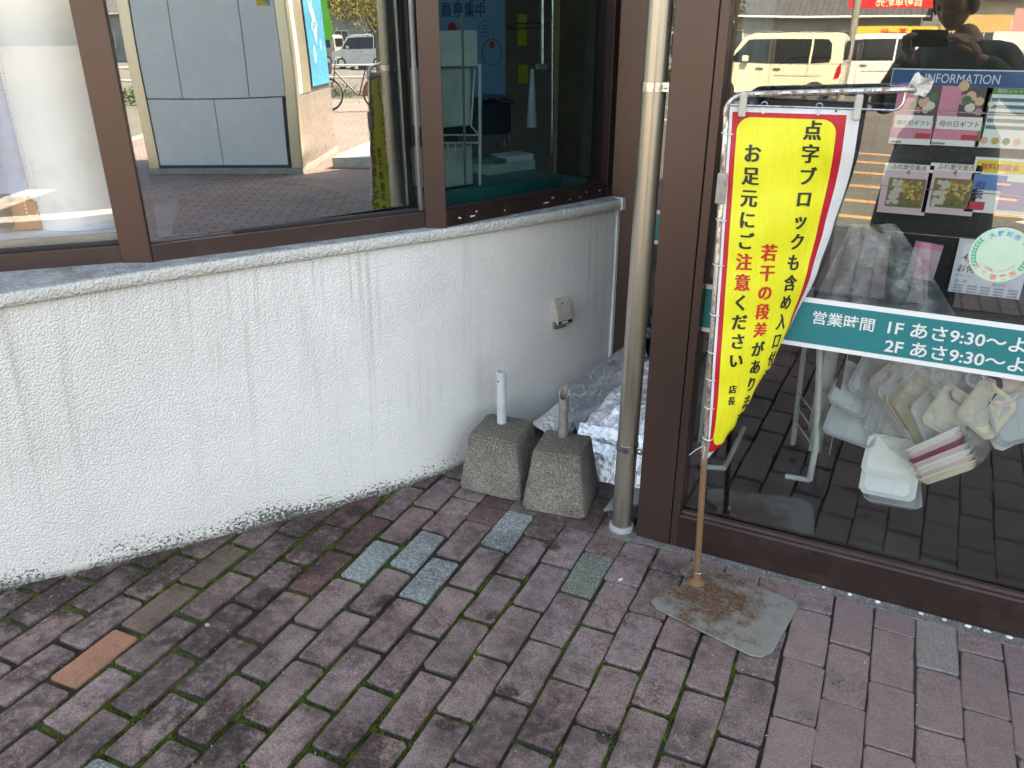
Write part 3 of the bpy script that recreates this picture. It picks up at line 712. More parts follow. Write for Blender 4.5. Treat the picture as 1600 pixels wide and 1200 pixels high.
for k in range(6): wr.append(wr[0].lerp(wend-Vector((0, 0, .040)), (k+1)/6)-Vector((0, 0, .0)))
wr.append(wend-Vector((-.010, 0, .036))); wr.append(wend-Vector((-.016, 0, .024))); wr.append(wend-Vector((-.016, 0, .0)))
MB().tube(wr, .0026, 8).build('banner_wire', M_chrome, stand, smooth=40)
# crumpled tape at tube's end
g = RT+Vector((.006, -.004, .008)); rn = random.Random(2)
MB().at(g, (.2, .3, .2)).grid(lambda a, b: ((a-.5)*.042, .010*math.sin(a*7)*math.cos(b*6), (b-.5)*.036+.003*math.sin(a*11)), 6, 5).build('tape', mat('crumpled_tape', (.68, .66, .62), .4), stand)
# plate
raw = [(1017, 940), (1034, 922), (1064, 916), (1073, 905), (1062, 893), (1066, 884), (1084, 879), (1110, 887), (1241, 941), (1247, 950), (1207, 1020), (1190, 1028), (1172, 1025), (1025, 952)]
pts = [gz(a, b, .004) for a, b in raw]
t = NT('rusty_base_plate'); p = t.pos()
dx = t.n('VectorMath', dict(operation='DISTANCE'), i0=p, i1=(-.30, 1.775, 0)).outputs['Value']
rn_ = t.noise(p, 26, 6, .75)
ru = t.step(t.math('ADD', t.math('MULTIPLY', t.math('SUBTRACT', .155, dx), 3.4), t.math('MULTIPLY', t.math('SUBTRACT', rn_, .5), 1.9)), -.12, .32)
c_ = t.mix(t.noise(p, 60, 4), (.27, .285, .28), (.35, .36, .345))
c_ = t.mix(t.math('MULTIPLY', t.step(t.noise(p, 18, 5), .4, .6), .4), c_, (.33, .27, .19))
c_ = t.mix(t.math('MULTIPLY', ru, t.step(t.noise(p, 110, 4, .7), .25, .5)), c_, t.mix(t.noise(p, 170, 4, .7), (.21, .105, .055), (.10, .055, .035)))
t.set(Base_Color=c_, Metallic=.45, Roughness=.52); t.bump(rn_, 1, .0012); M_plate = t.m
bp = MB(); n = len(pts)
bp.add([(q.x, q.y, .0030) for q in pts]+[(q.x, q.y, .0075) for q in pts], [tuple(range(n))[::-1], tuple(range(n, 2*n))]+[(i, (i+1) % n, n+(i+1) % n, n+i) for i in range(n)])
bp.build('base_plate', M_plate, stand, bevel=.001)
MB().at((PB.x, PB.y, 0)).lathe([(.024, .0078), (.019, .011), (.012, .016), (.0105, .034), (.0100, .036)], 20).build('socket', M_rust, stand, smooth=40)
MB().at((PB.x, PB.y, 0)).lathe([(.0102, .036), (.0112, .037), (.0112, .041), (.0102, .042)], 20).build('collar', M_chrome, stand, smooth=40)

# the flag: a printed cloth whose free side curls back behind
FWd, FL, FTOP = .268, .858, 1.233
E2 = Vector((-E1.y, E1.x, 0))
def interp(x, tab):
    for (a, va), (b, vb) in zip(tab, tab[1:]):
        if x <= b: f = (x-a)/(b-a); f = f*f*(3-2*f)*.4+f*.6; return va+(vb-va)*f
    return tab[-1][1]
CURL = [(0, 2), (.10, 10), (.30, 44), (.42, 60), (.58, 84), (.705, 102), (.81, 134), (.88, 120), (.96, 62), (1.0, 14)]
TH0 = [(0, 0), (.5, 0), (.72, 4), (.81, 9), (.88, 27), (.96, 58), (1.0, 84)]
def flag(s, tt, off=0.0):
    tau = min(1, max(0, tt/FL)); k = R(interp(tau, CURL))/FWd; th0 = R(interp(tau, TH0))
    p0 = pole(FTOP-tt)+E1*.007-E2*.004
    sag = .004*math.sin(min(1, max(0, s/FWd))*math.pi*2)*(1-tau)
    th = th0+k*s
    if abs(k) < 1e-4: x_, y_ = s*math.cos(th0), s*math.sin(th0)
    else: x_, y_ = (math.sin(th)-math.sin(th0))/k, (math.cos(th0)-math.cos(th))/k
    wob = .0040*math.sin(s*28+tt*9)*(.3+tau) + .002*math.sin(tt*40+s*10) + .0055*noise.noise(Vector((s*7-tt*6, (s+tt)*3.2, 4)))*(.5+tau)
    q = p0+E1*x_+E2*(y_*(.62 if tau < .8 else .62-(tau-.8)*1.1)+wob)
    dz = -.012*max(0, s/FWd)*(1-tau)*0
    nrm = (E2*math.cos(th)-E1*math.sin(th)); nrm = Vector((nrm.x, nrm.y, 0)).normalized()
    return q+Vector((0, 0, dz))-nrm*off
t = NT('banner_print'); uv = t.uv(); s_, v_, _ = t.xyz(uv)
def rbox(cx_, cy_, hx, hy, r):
    ax_ = t.math('MAXIMUM', t.math('SUBTRACT', t.math('ABSOLUTE', t.math('SUBTRACT', s_, cx_)), hx-r), 0.0)
    ay_ = t.math('MAXIMUM', t.math('SUBTRACT', t.math('ABSOLUTE', t.math('SUBTRACT', v_, cy_)), hy-r), 0.0)
    d = t.math('SQRT', t.math('ADD', t.math('MULTIPLY', ax_, ax_), t.math('MULTIPLY', ay_, ay_)))
    return t.math('LESS_THAN', d, r)
red = rbox(.006+.118, .012+.415, .118, .415, .0015)
yel = rbox(.0175+.1035, .0225+.400, .1035, .400, .030)
c_ = t.mix(red, (.80, .80, .83), (.62, .015, .035)); c_ = t.mix(yel, c_, (.93, .87, .045))
t.set(Base_Color=c_, Roughness=.42)
tl = t.n('BsdfTranslucent', Color=c_); mx = t.n('MixShader'); t.put(mx.inputs[0], .16); t.put(mx.inputs[1], t.b.outputs[0]); t.put(mx.inputs[2], tl.outputs[0])
t.t.links.new(mx.outputs[0], t.out.inputs[0]); t.bump(t.math('ADD', t.noise(t.n('Mapping', Vector=uv, Rotation=(0, 0, R(38)), Scale=(26, 5, 1)).outputs[0], 1, 3), t.math('MULTIPLY', t.noise(t.scaled(uv, (9, 6, 1)), 1, 2), .8)), 1, .010); M_flag = t.m
flg = thing('warning_banner', 'yellow banner with red border and Japanese step warning hanging from the stand', 'banner', pole(1.2))
uvmesh('banner_cloth', lambda a, b: tuple(flag(a*FWd, b*FL)), 48, 90, lambda a, b: (a*FWd, b*FL), M_flag, flg)
cols = [('点字ブロックも含め入口付近に', .660, .045, .0495, 0), ('若干の段差がありますので', .415, .318, .0480, 5), ('お足元にご注意ください', .205, .098, .0487, 0)]
M_ink = mat('black_ink', (.018, .02, .012), .5); M_rink = mat('red_ink', (.62, .02, .02), .5)
def put_char(mb, ch, s0, t0, h, off):
    v, f, x0, x1, y0, y1 = text_geo(ch, .014)
    asc = ord(ch) < 256
    for dx in (-.030, 0, .030):      # heavy upright strokes, thin level ones, as in a Mincho face
        vs = []
        for p_ in v: vs.append(tuple(flag(s0+(p_[0]-.5+dx)*h*.88, t0-(p_[1]-.38)*h, off)))
        mb.add(vs, f); off += .00012 if off > 0 else -.00012
k = 0
for txt, u, t0, pitch, nred in cols:
    for q, ch in enumerate(txt):
        isred = (q < nred) or ch in '注意'; mb = MB()
        for sg in (.0009, -.0009): put_char(mb, ch, u*FWd, t0+q*pitch, .0425, sg)
        mb.build('printed_character', M_rink if isred else M_ink, flg)
for q, ch in enumerate('店長'):
    mb = MB()
    for sg in (.0009, -.0009): put_char(mb, ch, .20*FWd, .663+q*.031, .024, sg)
    mb.build('printed_character', M_ink, flg)
rings = [(1.19), 1.135, .985, .905, .835, .76, .695, .60, .545, .46, .425]
for z in (1.175, .985, .880, .760, .665, .595, .520, .435):
    c = pole(z); MB().at(c+E1*.004, (0, .12, 0)).lathe([(.0125, -.0018), (.0138, 0), (.0125, .0018)], 16, caps=False).build('banner_ring', mat('clear_plastic', (.72, .73, .74), .25), flg, smooth=True)
mclip = mat('yellowed_plastic_clip', (.50, .47, .42), .4)
for s_, zt in ((.028, 1.233), (.262, 1.233)):
    q = flag(s_, 0); MB().at((q.x, q.y-.006, q.z+.008), (0, 0, .13)).box(-.008, .008, -.008, .008, -.030, .022).build('banner_clip', mclip, flg, bevel=.004, seg=3)
for s_ in (.072, .185):
    q = flag(s_, 0); MB().at((q.x, q.y, q.z+.004), (math.pi/2, 0, .13)).lathe([(.006, -.0015), (.0075, 0), (.006, .0015)], 14, caps=False).build('banner_ring', MC['clear_plastic'], flg, smooth=True)
    MB().at((q.x, q.y-.002, q.z-.004)).box(-.0025, .0025, -.001, .001, -.010, .003).build('ring_tab', MC['clear_plastic'], flg)
q = flag(.22, .004); MB().at((q.x, q.y-.002, q.z), (math.pi/2, 0, 0)).lathe([(.0022, -.001), (.0022, .002)], 8).build('eyelet', M_black, flg)
q = flag(.262, .012); MB().at((q.x, q.y-.002, q.z), (math.pi/2, 0, 0)).lathe([(.0022, -.001), (.0022, .002)], 8).build('eyelet', M_black, flg)
for a, b in ((-.02, -.012), (.002, .02)):
    MB().tube([pole(.418)+Vector((0, -.008, 0)), pole(.405)+Vector((a, -.012, b*.3)), pole(.395)+Vector((a*1.6-.004, -.012, -.012))], .0009, 5).build('tie_string', MC['clear_plastic'], flg)

# ================================================================== CONCRETE BLOCKS WITH PIPES
t = NT('mossy_cast_concrete'); p = t.pos(); oi = t.n('ObjectInfo').outputs['Random']; x_, y_, z_ = t.xyz(p)
c_ = t.mix(t.step(t.noise(p, 16, 4), .3, .7), (.19, .178, .155), (.28, .265, .235))
c_ = t.mix(t.math('MULTIPLY', t.step(z_, .14, .20), .7), c_, (.10, .095, .065))
c_ = t.mix(t.math('MULTIPLY', t.step(t.noise(p, 9, 5, .7), .48, .64), .55), c_, (.09, .085, .06))
c_ = t.mix(t.math('MULTIPLY', t.step(t.noise(p, 170, 4, .85), .49, .56), .75), c_, (.06, .055, .045))
c_ = t.mix(t.math('MULTIPLY', t.step(t.noise(p, 200, 3, .85), .55, .62), .8), c_, (.50, .46, .37))
t.set(Base_Color=c_, Roughness=.95); t.bump(t.noise(p, 190, 4, .75), 1, .0048); M_block = t.m
def weight(loc, rz, label, hgt, bw, tw, ph, pcol, oblique, poff):
    w = thing('flag_base', label, 'concrete base', loc, rz, 'concrete pole bases by the wall')
    mb = MB(); n = 14
    def rr_(h, r): 
        out = []
        for sx, sy, a0 in ((1, 1, 0), (-1, 1, 90), (-1, -1, 180), (1, -1, 270)):
            for a in (0, 30, 60, 90): out.append((sx*(h-r)+r*math.cos(R(a0+a)), sy*(h-r)+r*math.sin(R(a0+a))))
        return out
    secs = [(bw-.004, .022, 0), (bw, .022, .006), (bw-.001, .02, .02), (tw+.001, .014, hgt-.008), (tw-.003, .014, hgt-.002), (tw-.008, .014, hgt)]
    rg = []
    steps = [secs[0], secs[1], secs[2]]+[tuple(secs[2][c]+(secs[3][c]-secs[2][c])*k/8 for c in range(3)) for k in range(1, 8)]+secs[3:]
    rn = random.Random(int(abs(loc[0])*1000)); vs = []
    for h, r, z in steps:
        for x, y in rr_(h, r):
            j = .0018; vs.append((x+rn.uniform(-j, j), y+rn.uniform(-j, j), z+(rn.uniform(-j, j) if 0 < z < hgt else 0)))
    m_ = 16; fs = [(i*m_+k, i*m_+(k+1) % m_, (i+1)*m_+(k+1) % m_, (i+1)*m_+k) for i in range(len(steps)-1) for k in range(m_)]
    fs += [tuple(range(m_))[::-1], tuple(range((len(steps)-1)*m_, len(steps)*m_))]
    mb.add(vs, fs); ob = mb.build('concrete_block', M_block, None, smooth=40); ob.parent = w
    # steel tube, open at the top
    px, py = poff; r0, r1 = .0160, .0128; N_ = 24; v = []; top = hgt+ph
    for rr, zz_ in ((r0, hgt-.004), (r0, None), (r1, None), (r1, hgt+.01)):
        for k in range(N_):
            a = k*2*math.pi/N_; z = zz_ if zz_ is not None else top+(oblique*(math.sin(a)*.5-.5) + (.0015*math.sin(a*5) if oblique else 0))
            v.append((px+rr*math.cos(a), py+rr*math.sin(a), z))
    f = [(i*N_+k, i*N_+(k+1) % N_, (i+1)*N_+(k+1) % N_, (i+1)*N_+k) for i in range(3) for k in range(N_)]
    tb = MB().add(v, f).build('steel_tube', pcol, None, smooth=50); tb.parent = w
    hl = MB().at((px-.004, py-r0-.0005, top-.03), (math.pi/2, 0, 0)).lathe([(.0028, -.0006), (.0028, .0006)], 10).build('bolt_hole', M_black, None); hl.parent = tb
    return w
weight((-1.062, 2.068, 0), R(4), 'concrete base with pale grey tube, the left one standing tight against the wall', .200, .1095, .082, .183, mat('pale_grey_paint', (.52, .57, .60), .5, 0, .1, 20, dirt=((.3, .3, .3), .4)), 0.0, (-.012, .03))
weight((-.838, 2.050, 0), R(7), 'darker concrete base with obliquely cut rusty tube, nearest the downpipe', .204, .103, .076, .168, mat('worn_galvanised', (.36, .33, .30), .5, .5, .25, 25, dirt=((.17, .13, .10), .6)), .036, (-.012, .045))

# ================================================================== OUTLET COVER ON WALL
Pw = Vector((-1.386, 1.90, 0)); Qw = Vector((-.94, 2.73, 0)); Tw = (Qw-Pw).normalized(); Nw = Vector((Tw.y, -Tw.x, 0))
c = Pw+Tw*((Vector((-1.063, 2.50, 0))-Pw).dot(Tw)); c = c+Nw*.004; c.z = .462
# sit on the face (which leans a little)
out = thing('outlet_cover', 'beige hooded outdoor socket cover on the white wall', 'outlet', c)
def W3(a, b, z): return tuple(c+Tw*a+Nw*b+Vector((0, 0, z)))
mbe = mat('aged_beige_plastic', (.46, .43, .37), .45, 0, .15, 30, dirt=((.16, .13, .09), .4))
mb = MB(); mb.add([W3(a, b, z) for z in (-.060, .060) for b in (-.02, .008) for a in (-.037, .037)], [(0, 2, 3, 1), (4, 5, 7, 6), (0, 1, 5, 4), (2, 6, 7, 3), (0, 4, 6, 2), (1, 3, 7, 5)])
mb.build('back_plate', mbe, out, bevel=.003)
pf = [(.008, .056), (.016, .058), (.030, .046), (.046, .010), (.052, -.018), (.052, -.030), (.046, -.032), (.040, -.024), (.008, -.024)]
mb = MB(); n = len(pf); mb.add([W3(-.033, b, z) for b, z in pf]+[W3(.033, b, z) for b, z in pf], [tuple(range(n)), tuple(range(n, 2*n))[::-1]]+[(i, n+i, n+(i+1) % n, (i+1) % n) for i in range(n)])
mb.build('hood', mbe, out, bevel=.003)
mb = MB(); mb.add([W3(a, b, z) for z in (-.056, -.0245) for b in (.0082, .024) for a in (-.027, .027)], [(0, 2, 3, 1), (4, 5, 7, 6), (0, 1, 5, 4), (2, 6, 7, 3), (0, 4, 6, 2), (1, 3, 7, 5)]).build('socket_body', mat('dark_beige_plastic', (.22, .19, .14), .5), out, bevel=.002)
lb = MB().add([W3(a, .0528, z) for a, z in ((-.031, -.028), (.031, -.028), (.031, -.017), (-.031, -.017))], [(0, 1, 2, 3)]).build('black_label', M_black, out)
MB().add([W3(a, .0533, z) for a, z in ((-.018, -.0255), (.010, -.0255), (.010, -.0195), (-.018, -.0195))], [(0, 1, 2, 3)]).build('label_print', M_white, lb)
MB().tube([W3(.0, .0295, .042), W3(0, .0335, .042)], .003, 10).build('screw', M_black, out)

# ================================================================== FOIL SHEETS IN THE RECESS
t = NT('crinkled_foil'); p = t.pos()
vo = t.n('TexVoronoi', dict(feature='F1'), Vector=p, Scale=48.0).outputs[0]; n1 = t.noise(p, 70, 4, .7)
t.set(Base_Color=(.88, .91, .94), Metallic=.75, Roughness=.24); t.bump(t.math('ADD', vo, n1), 1, .0032); M_foil = t.m
t = NT('dull_foil'); p = t.pos(); t.set(Base_Color=(.74, .75, .74), Metallic=.45, Roughness=.38); t.bump(t.math('ADD', t.noise(p, 55, 5, .75), t.n('TexVoronoi', dict(feature='F1'), Vector=p, Scale=60.0).outputs[0]), 1, .0045); M_foil2 = t.m
def nz(a, b, c=0.0, s=1.0): return noise.noise(Vector((a*s, b*s, c)))
f1 = thing('foil_sheet', 'crinkled silver foil insulation sheet folded behind the downpipe', 'foil sheet', (-.72, 2.3, 0))
def fs1(a, b):
    x = -.885+a*.315+.02*b; y = 2.215+.03*math.sin(a*5)+b*.42; z = .012+.33*(b**.72)*(.66+.34*a)+.020*nz(a, b, 1, 3)+.010*abs(nz(a, b, 2, 7))
    y -= .05*math.sin(b*math.pi)*(1-.4*a); return (x+.010*nz(a, b, 5, 5), y+.030*abs(nz(a, b, 3, 4)), z)
MB().grid(fs1, 46, 56).build('foil_face', M_foil, f1)
def edgep(fn, ts): return [Vector(fn(*q)) for q in ts]
MB().tube([p_-Vector((0, 0, .004)) for p_ in edgep(fs1, [(k/20, 0) for k in range(21)])], .006, 6).build('black_edging', M_black, f1, smooth=True)
MB().tube([p_+Vector((0, 0, .003)) for p_ in edgep(fs1, [(k/20, 1) for k in range(21)])], .007, 6).build('black_edging', M_black, f1, smooth=True)
def fs3(a, b):
    x = -.875+a*.30; y = 2.205+b*.10; z = .006+.15*b+.004*nz(a, b, 2, 7); return (x, y-.012+.006*nz(a, b, 8, 5), z)
MB().grid(fs3, 30, 10).build('foil_flap', M_foil, f1)
f2 = thing('foil_roll', 'rolled foil sheet lying against the foot of the white wall end', 'foil sheet', (-.95, 2.4, 0))
def fs2(a, b):
    th = b*5.2-.5; p0 = Vector((-1.035, 2.235, .0)).lerp(Vector((-.875, 2.69, .0)), a); r = .052+.012*math.sin(b*3)+.018*a
    d = Vector((.944, -.33, 0)); q = p0+d*(.03+r*math.cos(th))+Vector((0, 0, .075+.095*a+r*1.05*math.sin(th)))
    return tuple(q+Vector((.004*nz(a*3, b*3, 4, 4), .004*nz(a*3, b*3, 5, 4), .006*nz(a*3, b*3, 6, 3))))
MB().grid(fs2, 40, 36).build('foil_face', M_foil2, f2)
def fs4(a, b):
    p0 = Vector((-.965, 2.33, .0)).lerp(Vector((-.80, 2.70, .0)), a); z = .20*(1-b)**.8+.11*a*(1-b)+.012+.012*nz(a, b, 3, 4)
    return (p0.x+.10*b+.01*nz(a, b, 7, 5), p0.y-.035*b, z+.03)
MB().grid(fs4, 30, 24).build('foil_flap', M_foil, f2)
a_, b_, c2, d2 = gz(943, 801), gz(1000, 792), gz(1003, 764), gz(968, 768)
MB().prism([(a_.x, a_.y), (b_.x, b_.y), (c2.x+.02, c2.y+.02), (d2.x, d2.y+.02)], .0008, .014).build('stone_slab', mat('pale_slab', (.42, .44, .43), .8, 0, .2, 20, bump=.001), label='pale stone slab on the ground just behind the downpipe foot', cat='slab', bevel=.003)
MB().at((-.60, 1.935, 0)).prism([(-.035, -.02), (.06, -.012), (.13, .012), (.04, .035), (-.02, .03)], -.01, .0022).build('cement_patch', MC['rough_mortar'], kind='structure')

# ================================================================== THINGS BEHIND THE DOOR GLASS
YB = 2.45
def rect(px0, py0, px1, py1, Y=YB): a = gy(px0, py0, Y); b = gy(px1, py1, Y); return a.x, b.x, b.z, a.z
rack = thing('pamphlet_rack', 'black pegboard pamphlet rack behind the shop glass at right', 'rack', (.16, YB, 0))
MB().box(-.110, .62, YB+.012, YB+.03, .50, 1.245).build('pegboard', mat('black_pegboard', (.010, .012, .016), .45), rack)
mb = MB()
for i in range(29):
    for j in range(28): mb.at((-.098+i*.025, YB+.0118, .52+j*.025), (math.pi/2, 0, 0)).lathe([(.0035, 0), (.0035, .0006)], 6)
mb.build('peg_holes', mat('grey_hole', (.05, .055, .06), .8), rack, kind='stuff')
for x in (-.10, .60): MB().box(x-.012, x+.012, YB+.031, YB+.055, 0, 1.30).build('upright', M_black, rack)
sg = thing('information_sign', 'blue sign reading INFORMATION above the pamphlets', 'sign', (.2, YB, 1.27))
MB().box(-.102, .62, YB-.004, YB+.011, 1.249, 1.292).build('board_rim', M_white, sg)
MB().box(-.100, .618, YB-.0055, YB-.0045, 1.2515, 1.2895).build('blue_face', flat('deep_blue_print', (.012, .07, .22)), sg)
gp = lambda off: (lambda x, z: Vector((x, off, z)))
lettering('lettering', [('INFORMATION', gy(1444, 130, YB).x, 1.2595, .0315, 'L', .80, .0)], flat('pale_print', (.62, .70, .74)), sg, gp(YB-.0065))
for k, z in enumerate((1.214, 1.02)):
    MB().tube([(-.14, YB-.05, z-.02), (.62, YB-.05, z-.02)], .0014, 6).build('rack_wire', M_chrome, rack)
MB().tube([(-.14, YB-.05, .880), (.62, YB-.05, .880)], .0014, 6).build('rack_wire', M_chrome, rack)
def sheetbox(nm, r_, m, par, y, th=.001): return MB().box(r_[0], r_[1], y-th, y, r_[2], r_[3]).build(nm, m, par)
C = flat
def leaflet(px0, py0, px1, py1, label, kind, grp=None, tilt=0):
    x0, x1, z0, z1 = rect(px0, py0, px1, py1, YB-.01); w, h = x1-x0, z1-z0; y = YB-.012
    o = thing('pamphlet', label, 'pamphlet', ((x0+x1)/2, y, (z0+z1)/2), 0, grp)
    def S_(nm, u0, u1, v0, v1, m, k): return MB().box(x0+w*u0, x0+w*u1, y-.0008-.0007*k, y-.0003-.0007*k, z0+h*v0, z0+h*v1).build(nm, m, o)
    def D_(nm, u, v, r, m, k, n=9, sy=1.0):
        mb = MB(); mb.add([(x0+w*u+r*w*math.cos(a*6.283/n), y-.0006-.0007*k, z0+h*v+sy*r*w*math.sin(a*6.283/n)) for a in range(n)], [tuple(range(n))]); return mb.build(nm, m, o)
    P_ = lambda k: (lambda a, b: Vector((a, y-.0006-.0007*k, b)))
    MB().box(x0, x1, y-.0004, y+.012, z0, z1).build('paper', {'pink': C('pink_print', (.72, .24, .36)), 'bento': C('lilac_print', (.74, .55, .64)), 'time': C('pale_paper', (.78, .80, .78)), 'flyer': C('pale_paper', (.78, .80, .78)), 'price': C('pale_lilac_paper', (.74, .74, .80)), 'small': C('pale_pink_paper', (.62, .42, .50))}[kind], o)
    rn = random.Random(px0)
    if kind == 'pink':
        S_('photo_ground', .42, 1, .42, 1, C('dim_photo', (.10, .07, .08)), 1)
        for i in range(13): D_('printed_flower', .68+rn.gauss(0, .15), .70+rn.gauss(0, .10), rn.uniform(.06, .12), [C('peach', (.72, .42, .30)), C('cream_print', (.74, .66, .56)), C('rose_print', (.66, .25, .34)), C('leaf_print', (.07, .16, .08))][i % 4], 2+i*.1, 8)
        S_('title_panel', .05, .93, .28, .50, C('soft_white_print', (.84, .80, .80)), 4)
        lettering('lettering', [('母の日ギフト', x0+w*.5, z0+h*.335, w*.135, 'C', 1, .005)], C('wine_ink', (.18, .03, .07)), o, P_(5))
        S_('red_badge', .60, .95, .12, .20, C('red_print', (.60, .04, .06)), 4); S_('grey_bar', .04, .3, .02, .05, C('grey_print', (.25, .22, .25)), 4)
        S_('white_footer', 0, 1, 0, .10, C('soft_white_print', (.84, .80, .80)), 1)
    elif kind == 'bento':
        S_('title_panel', 0, 1, .86, 1, C('soft_white_print', (.84, .80, .80)), 1)
        lettering('lettering', [('ふれ愛交差点', x0+w*.5, z0+h*.90, w*.12, 'C', 1, .005), ('4', x0+w*.5, z0+h*.79, w*.16, 'C')], C('brown_ink', (.20, .10, .05)), o, P_(3))
        S_('lunch_box', .14, .90, .14, .72, C('wicker_print', (.24, .15, .07)), 2)
        for i in range(70):
            u, v = rn.uniform(.19, .85), rn.uniform(.18, .68)
            m = C('rice_print', (.58, .55, .46)) if u < .42 else (C('bean_print', (.06, .18, .03)) if v < .32 else [C('egg_print', (.62, .42, .06)), C('pepper_print', (.45, .24, .05)), C('pale_egg_print', (.62, .52, .20))][i % 3])
            D_('printed_food', u, v, .055 if u < .42 else .035, m, 3+i*.02, 6)
    elif kind == 'time':
        S_('green_frame', 0, .07, 0, 1, C('green_print', (.08, .25, .07)), 1); S_('green_frame', 0, 1, .90, 1, C('green_print', (.08, .25, .07)), 1)
        for i in range(5): S_('table_row', .12, 1, .32+i*.115, .38+i*.115, C('teal_row', (.06, .17, .24)), 1)
        for i in range(5): D_('printed_picture', .15+i*.19, .12, .07, [C('peach', (.7, .4, .3)), C('egg_print', (.6, .4, .06)), C('leaf_print', (.07, .16, .08))][i % 3], 2)
        lettering('lettering', [('無料シャトルバス', x0+w*.54, z0+h*.925, w*.09, 'C')], C('pale_print', (.6, .7, .7)), o, P_(3))
    elif kind == 'flyer':
        S_('yellow_band', .04, .98, .74, .96, C('yellow_print', (.75, .58, .02)), 1); S_('blue_photo', .04, .55, .42, .70, C('mid_blue_print', (.06, .20, .48)), 1)
        S_('photo', .5, .98, .08, .6, C('violet_print', (.34, .26, .50)), 1.5); S_('photo', .04, .30, .05, .2, C('red_print', (.6, .05, .05)), 2)
        lettering('lettering', [('相', x0+w*.16, z0+h*.44, w*.16, 'C', 1, .02), ('続', x0+w*.16, z0+h*.27, w*.16, 'C', 1, .02)], C('navy_ink', (.05, .05, .25)), o, P_(3))
        lettering('lettering', [('無料相談会', x0+w*.4, z0+h*.80, w*.12, 'C', 1, .01)], C('red_print', (.6, .05, .05)), o, P_(3))
    elif kind == 'price':
        lettering('lettering', [('4月', x0+w*.10, z0+h*.60, h*.20, 'L', .8, .02)], C('plum_ink', (.22, .06, .14)), o, P_(2))
        lettering('lettering', [('お何', x0+w*.06, z0+h*.41, h*.15, 'L', 1, .02), ('おせんべい', x0+w*.06, z0+h*.31, h*.055, 'L'), ('おん郎', x0+w*.06, z0+h*.20, h*.07, 'L'), ('おはぎ', x0+w*.60, z0+h*.20, h*.07, 'L')], C('ink_grey', (.12, .11, .14)), o, P_(2))
        for i in range(3):
            for j in range(5): S_('price_cell', .06+j*.19, .20+j*.19, .02+i*.055, .055+i*.055, C('cell_grey', (.40, .40, .46)), 1)
    elif kind == 'small':
        D_('printed_spot', .5, .35, .3, C('rose_print', (.66, .25, .34)), 1, 12); S_('pink_band', 0, 1, .85, 1, C('pink_print', (.5, .15, .24)), 1)
    if tilt: o.rotation_euler = (0, tilt, 0)
    return o
leaflet(1405, 132, 1454, 227, 'pink flower gift pamphlet on the rack, left one under the blue sign', 'pink')
leaflet(1471, 134, 1531, 230, 'pink flower gift pamphlet on the rack, right one beside the green timetable', 'pink')
leaflet(1543, 137, 1612, 234, 'green edged bus timetable leaflet at top right of the rack', 'time')
leaflet(1384, 254, 1444, 337, 'lunch box magazine on lower row, left one beside the pale post', 'bento')
leaflet(1455, 254, 1518, 338, 'lunch box magazine on lower row, right one next to the yellow flyer', 'bento')
leaflet(1525, 245, 1606, 338, 'yellow and blue consultation flyer at right end of lower row', 'flyer')
leaflet(1500, 372, 1592, 468, 'price list sheet marked 4月 partly behind the round sticker', 'price')
leaflet(1428, 378, 1460, 438, 'small tilted pale pink leaflet low on the black pegboard', 'small', tilt=.08)
# white trolley frame left of the bag
tr = thing('white_trolley', 'white metal trolley with caster beside the bag of trays', 'trolley', (-.12, 2.45, 0))
M_wm = mat('white_tube_metal', (.66, .70, .66), .4)
MB().tube([(-.165, 2.44, .50), (-.128, 2.44, .17), (-.130, 2.44, .045)], .010, 8).build('leg', M_wm, tr, smooth=40)
MB().tube([(-.130, 2.44, .045), (-.205, 2.44, .040)], .009, 8).build('foot_bar', M_wm, tr, smooth=40)
MB().at((-.137, 2.44, .0185), (math.pi/2, 0, 0)).lathe([(.017, -.007), (.018, 0), (.017, .007)], 16).build('caster', M_black, tr)
for z in (.17, .22, .27): MB().tube([(-.135, 2.45, z-.01), (-.225, 2.62, z)], .003, 6).build('wire_shelf', M_wm, tr)
MB().box(-.152, -.085, 2.50, 2.505, .12, .60).build('side_panel', mat('pale_green_panel', (.50, .58, .56), .5), tr)
MB().tube([(-.235, 2.66, .62), (-.215, 2.66, .05)], .009, 8).build('leg', M_wm, tr, smooth=40)
tr2 = thing('white_shelf_stand', 'white metal shelf stand inside the glass beside the door pillar', 'stand', (-.5, 2.45, 0))
MB().tube([(-.468, 2.40, .62), (-.468, 2.40, .03)], .009, 8).build('leg', M_wm, tr2, smooth=40)
MB().tube([(-.468, 2.40, .03), (-.40, 2.42, .03)], .009, 8).build('foot_bar', M_wm, tr2, smooth=40)
MB().box(-.525, -.480, 2.40, 2.415, .12, .64).build('side_panel', MC['pale_green_panel'], tr2)
MB().tube([(-.40, 2.42, .03), (-.40, 2.75, .03)], .009, 8).build('foot_bar', M_wm, tr2, smooth=40)
# dark counter with rounded hoop
ct = thing('dark_display_table', 'dark low display table with rounded black hoop behind the banner top', 'table', (-.2, 3.0, 0))
MB().tube([(-.47, 2.9, .95), (-.47, 2.9, 1.24), (-.455, 2.9, 1.275), (-.42, 2.9, 1.290), (-.13, 2.9, 1.290)], .012, 10).build('hoop', M_black, ct, smooth=40)
MB().box(-.47, -.14, 2.88, 3.3, .90, 1.235).build('box_top', mat('dark_brown_box', (.03, .022, .02), .4), ct, bevel=.01)
for x in (-.45, -.16): MB().box(x, x+.02, 2.92, 2.95, 0, .90).build('leg', M_black, ct)
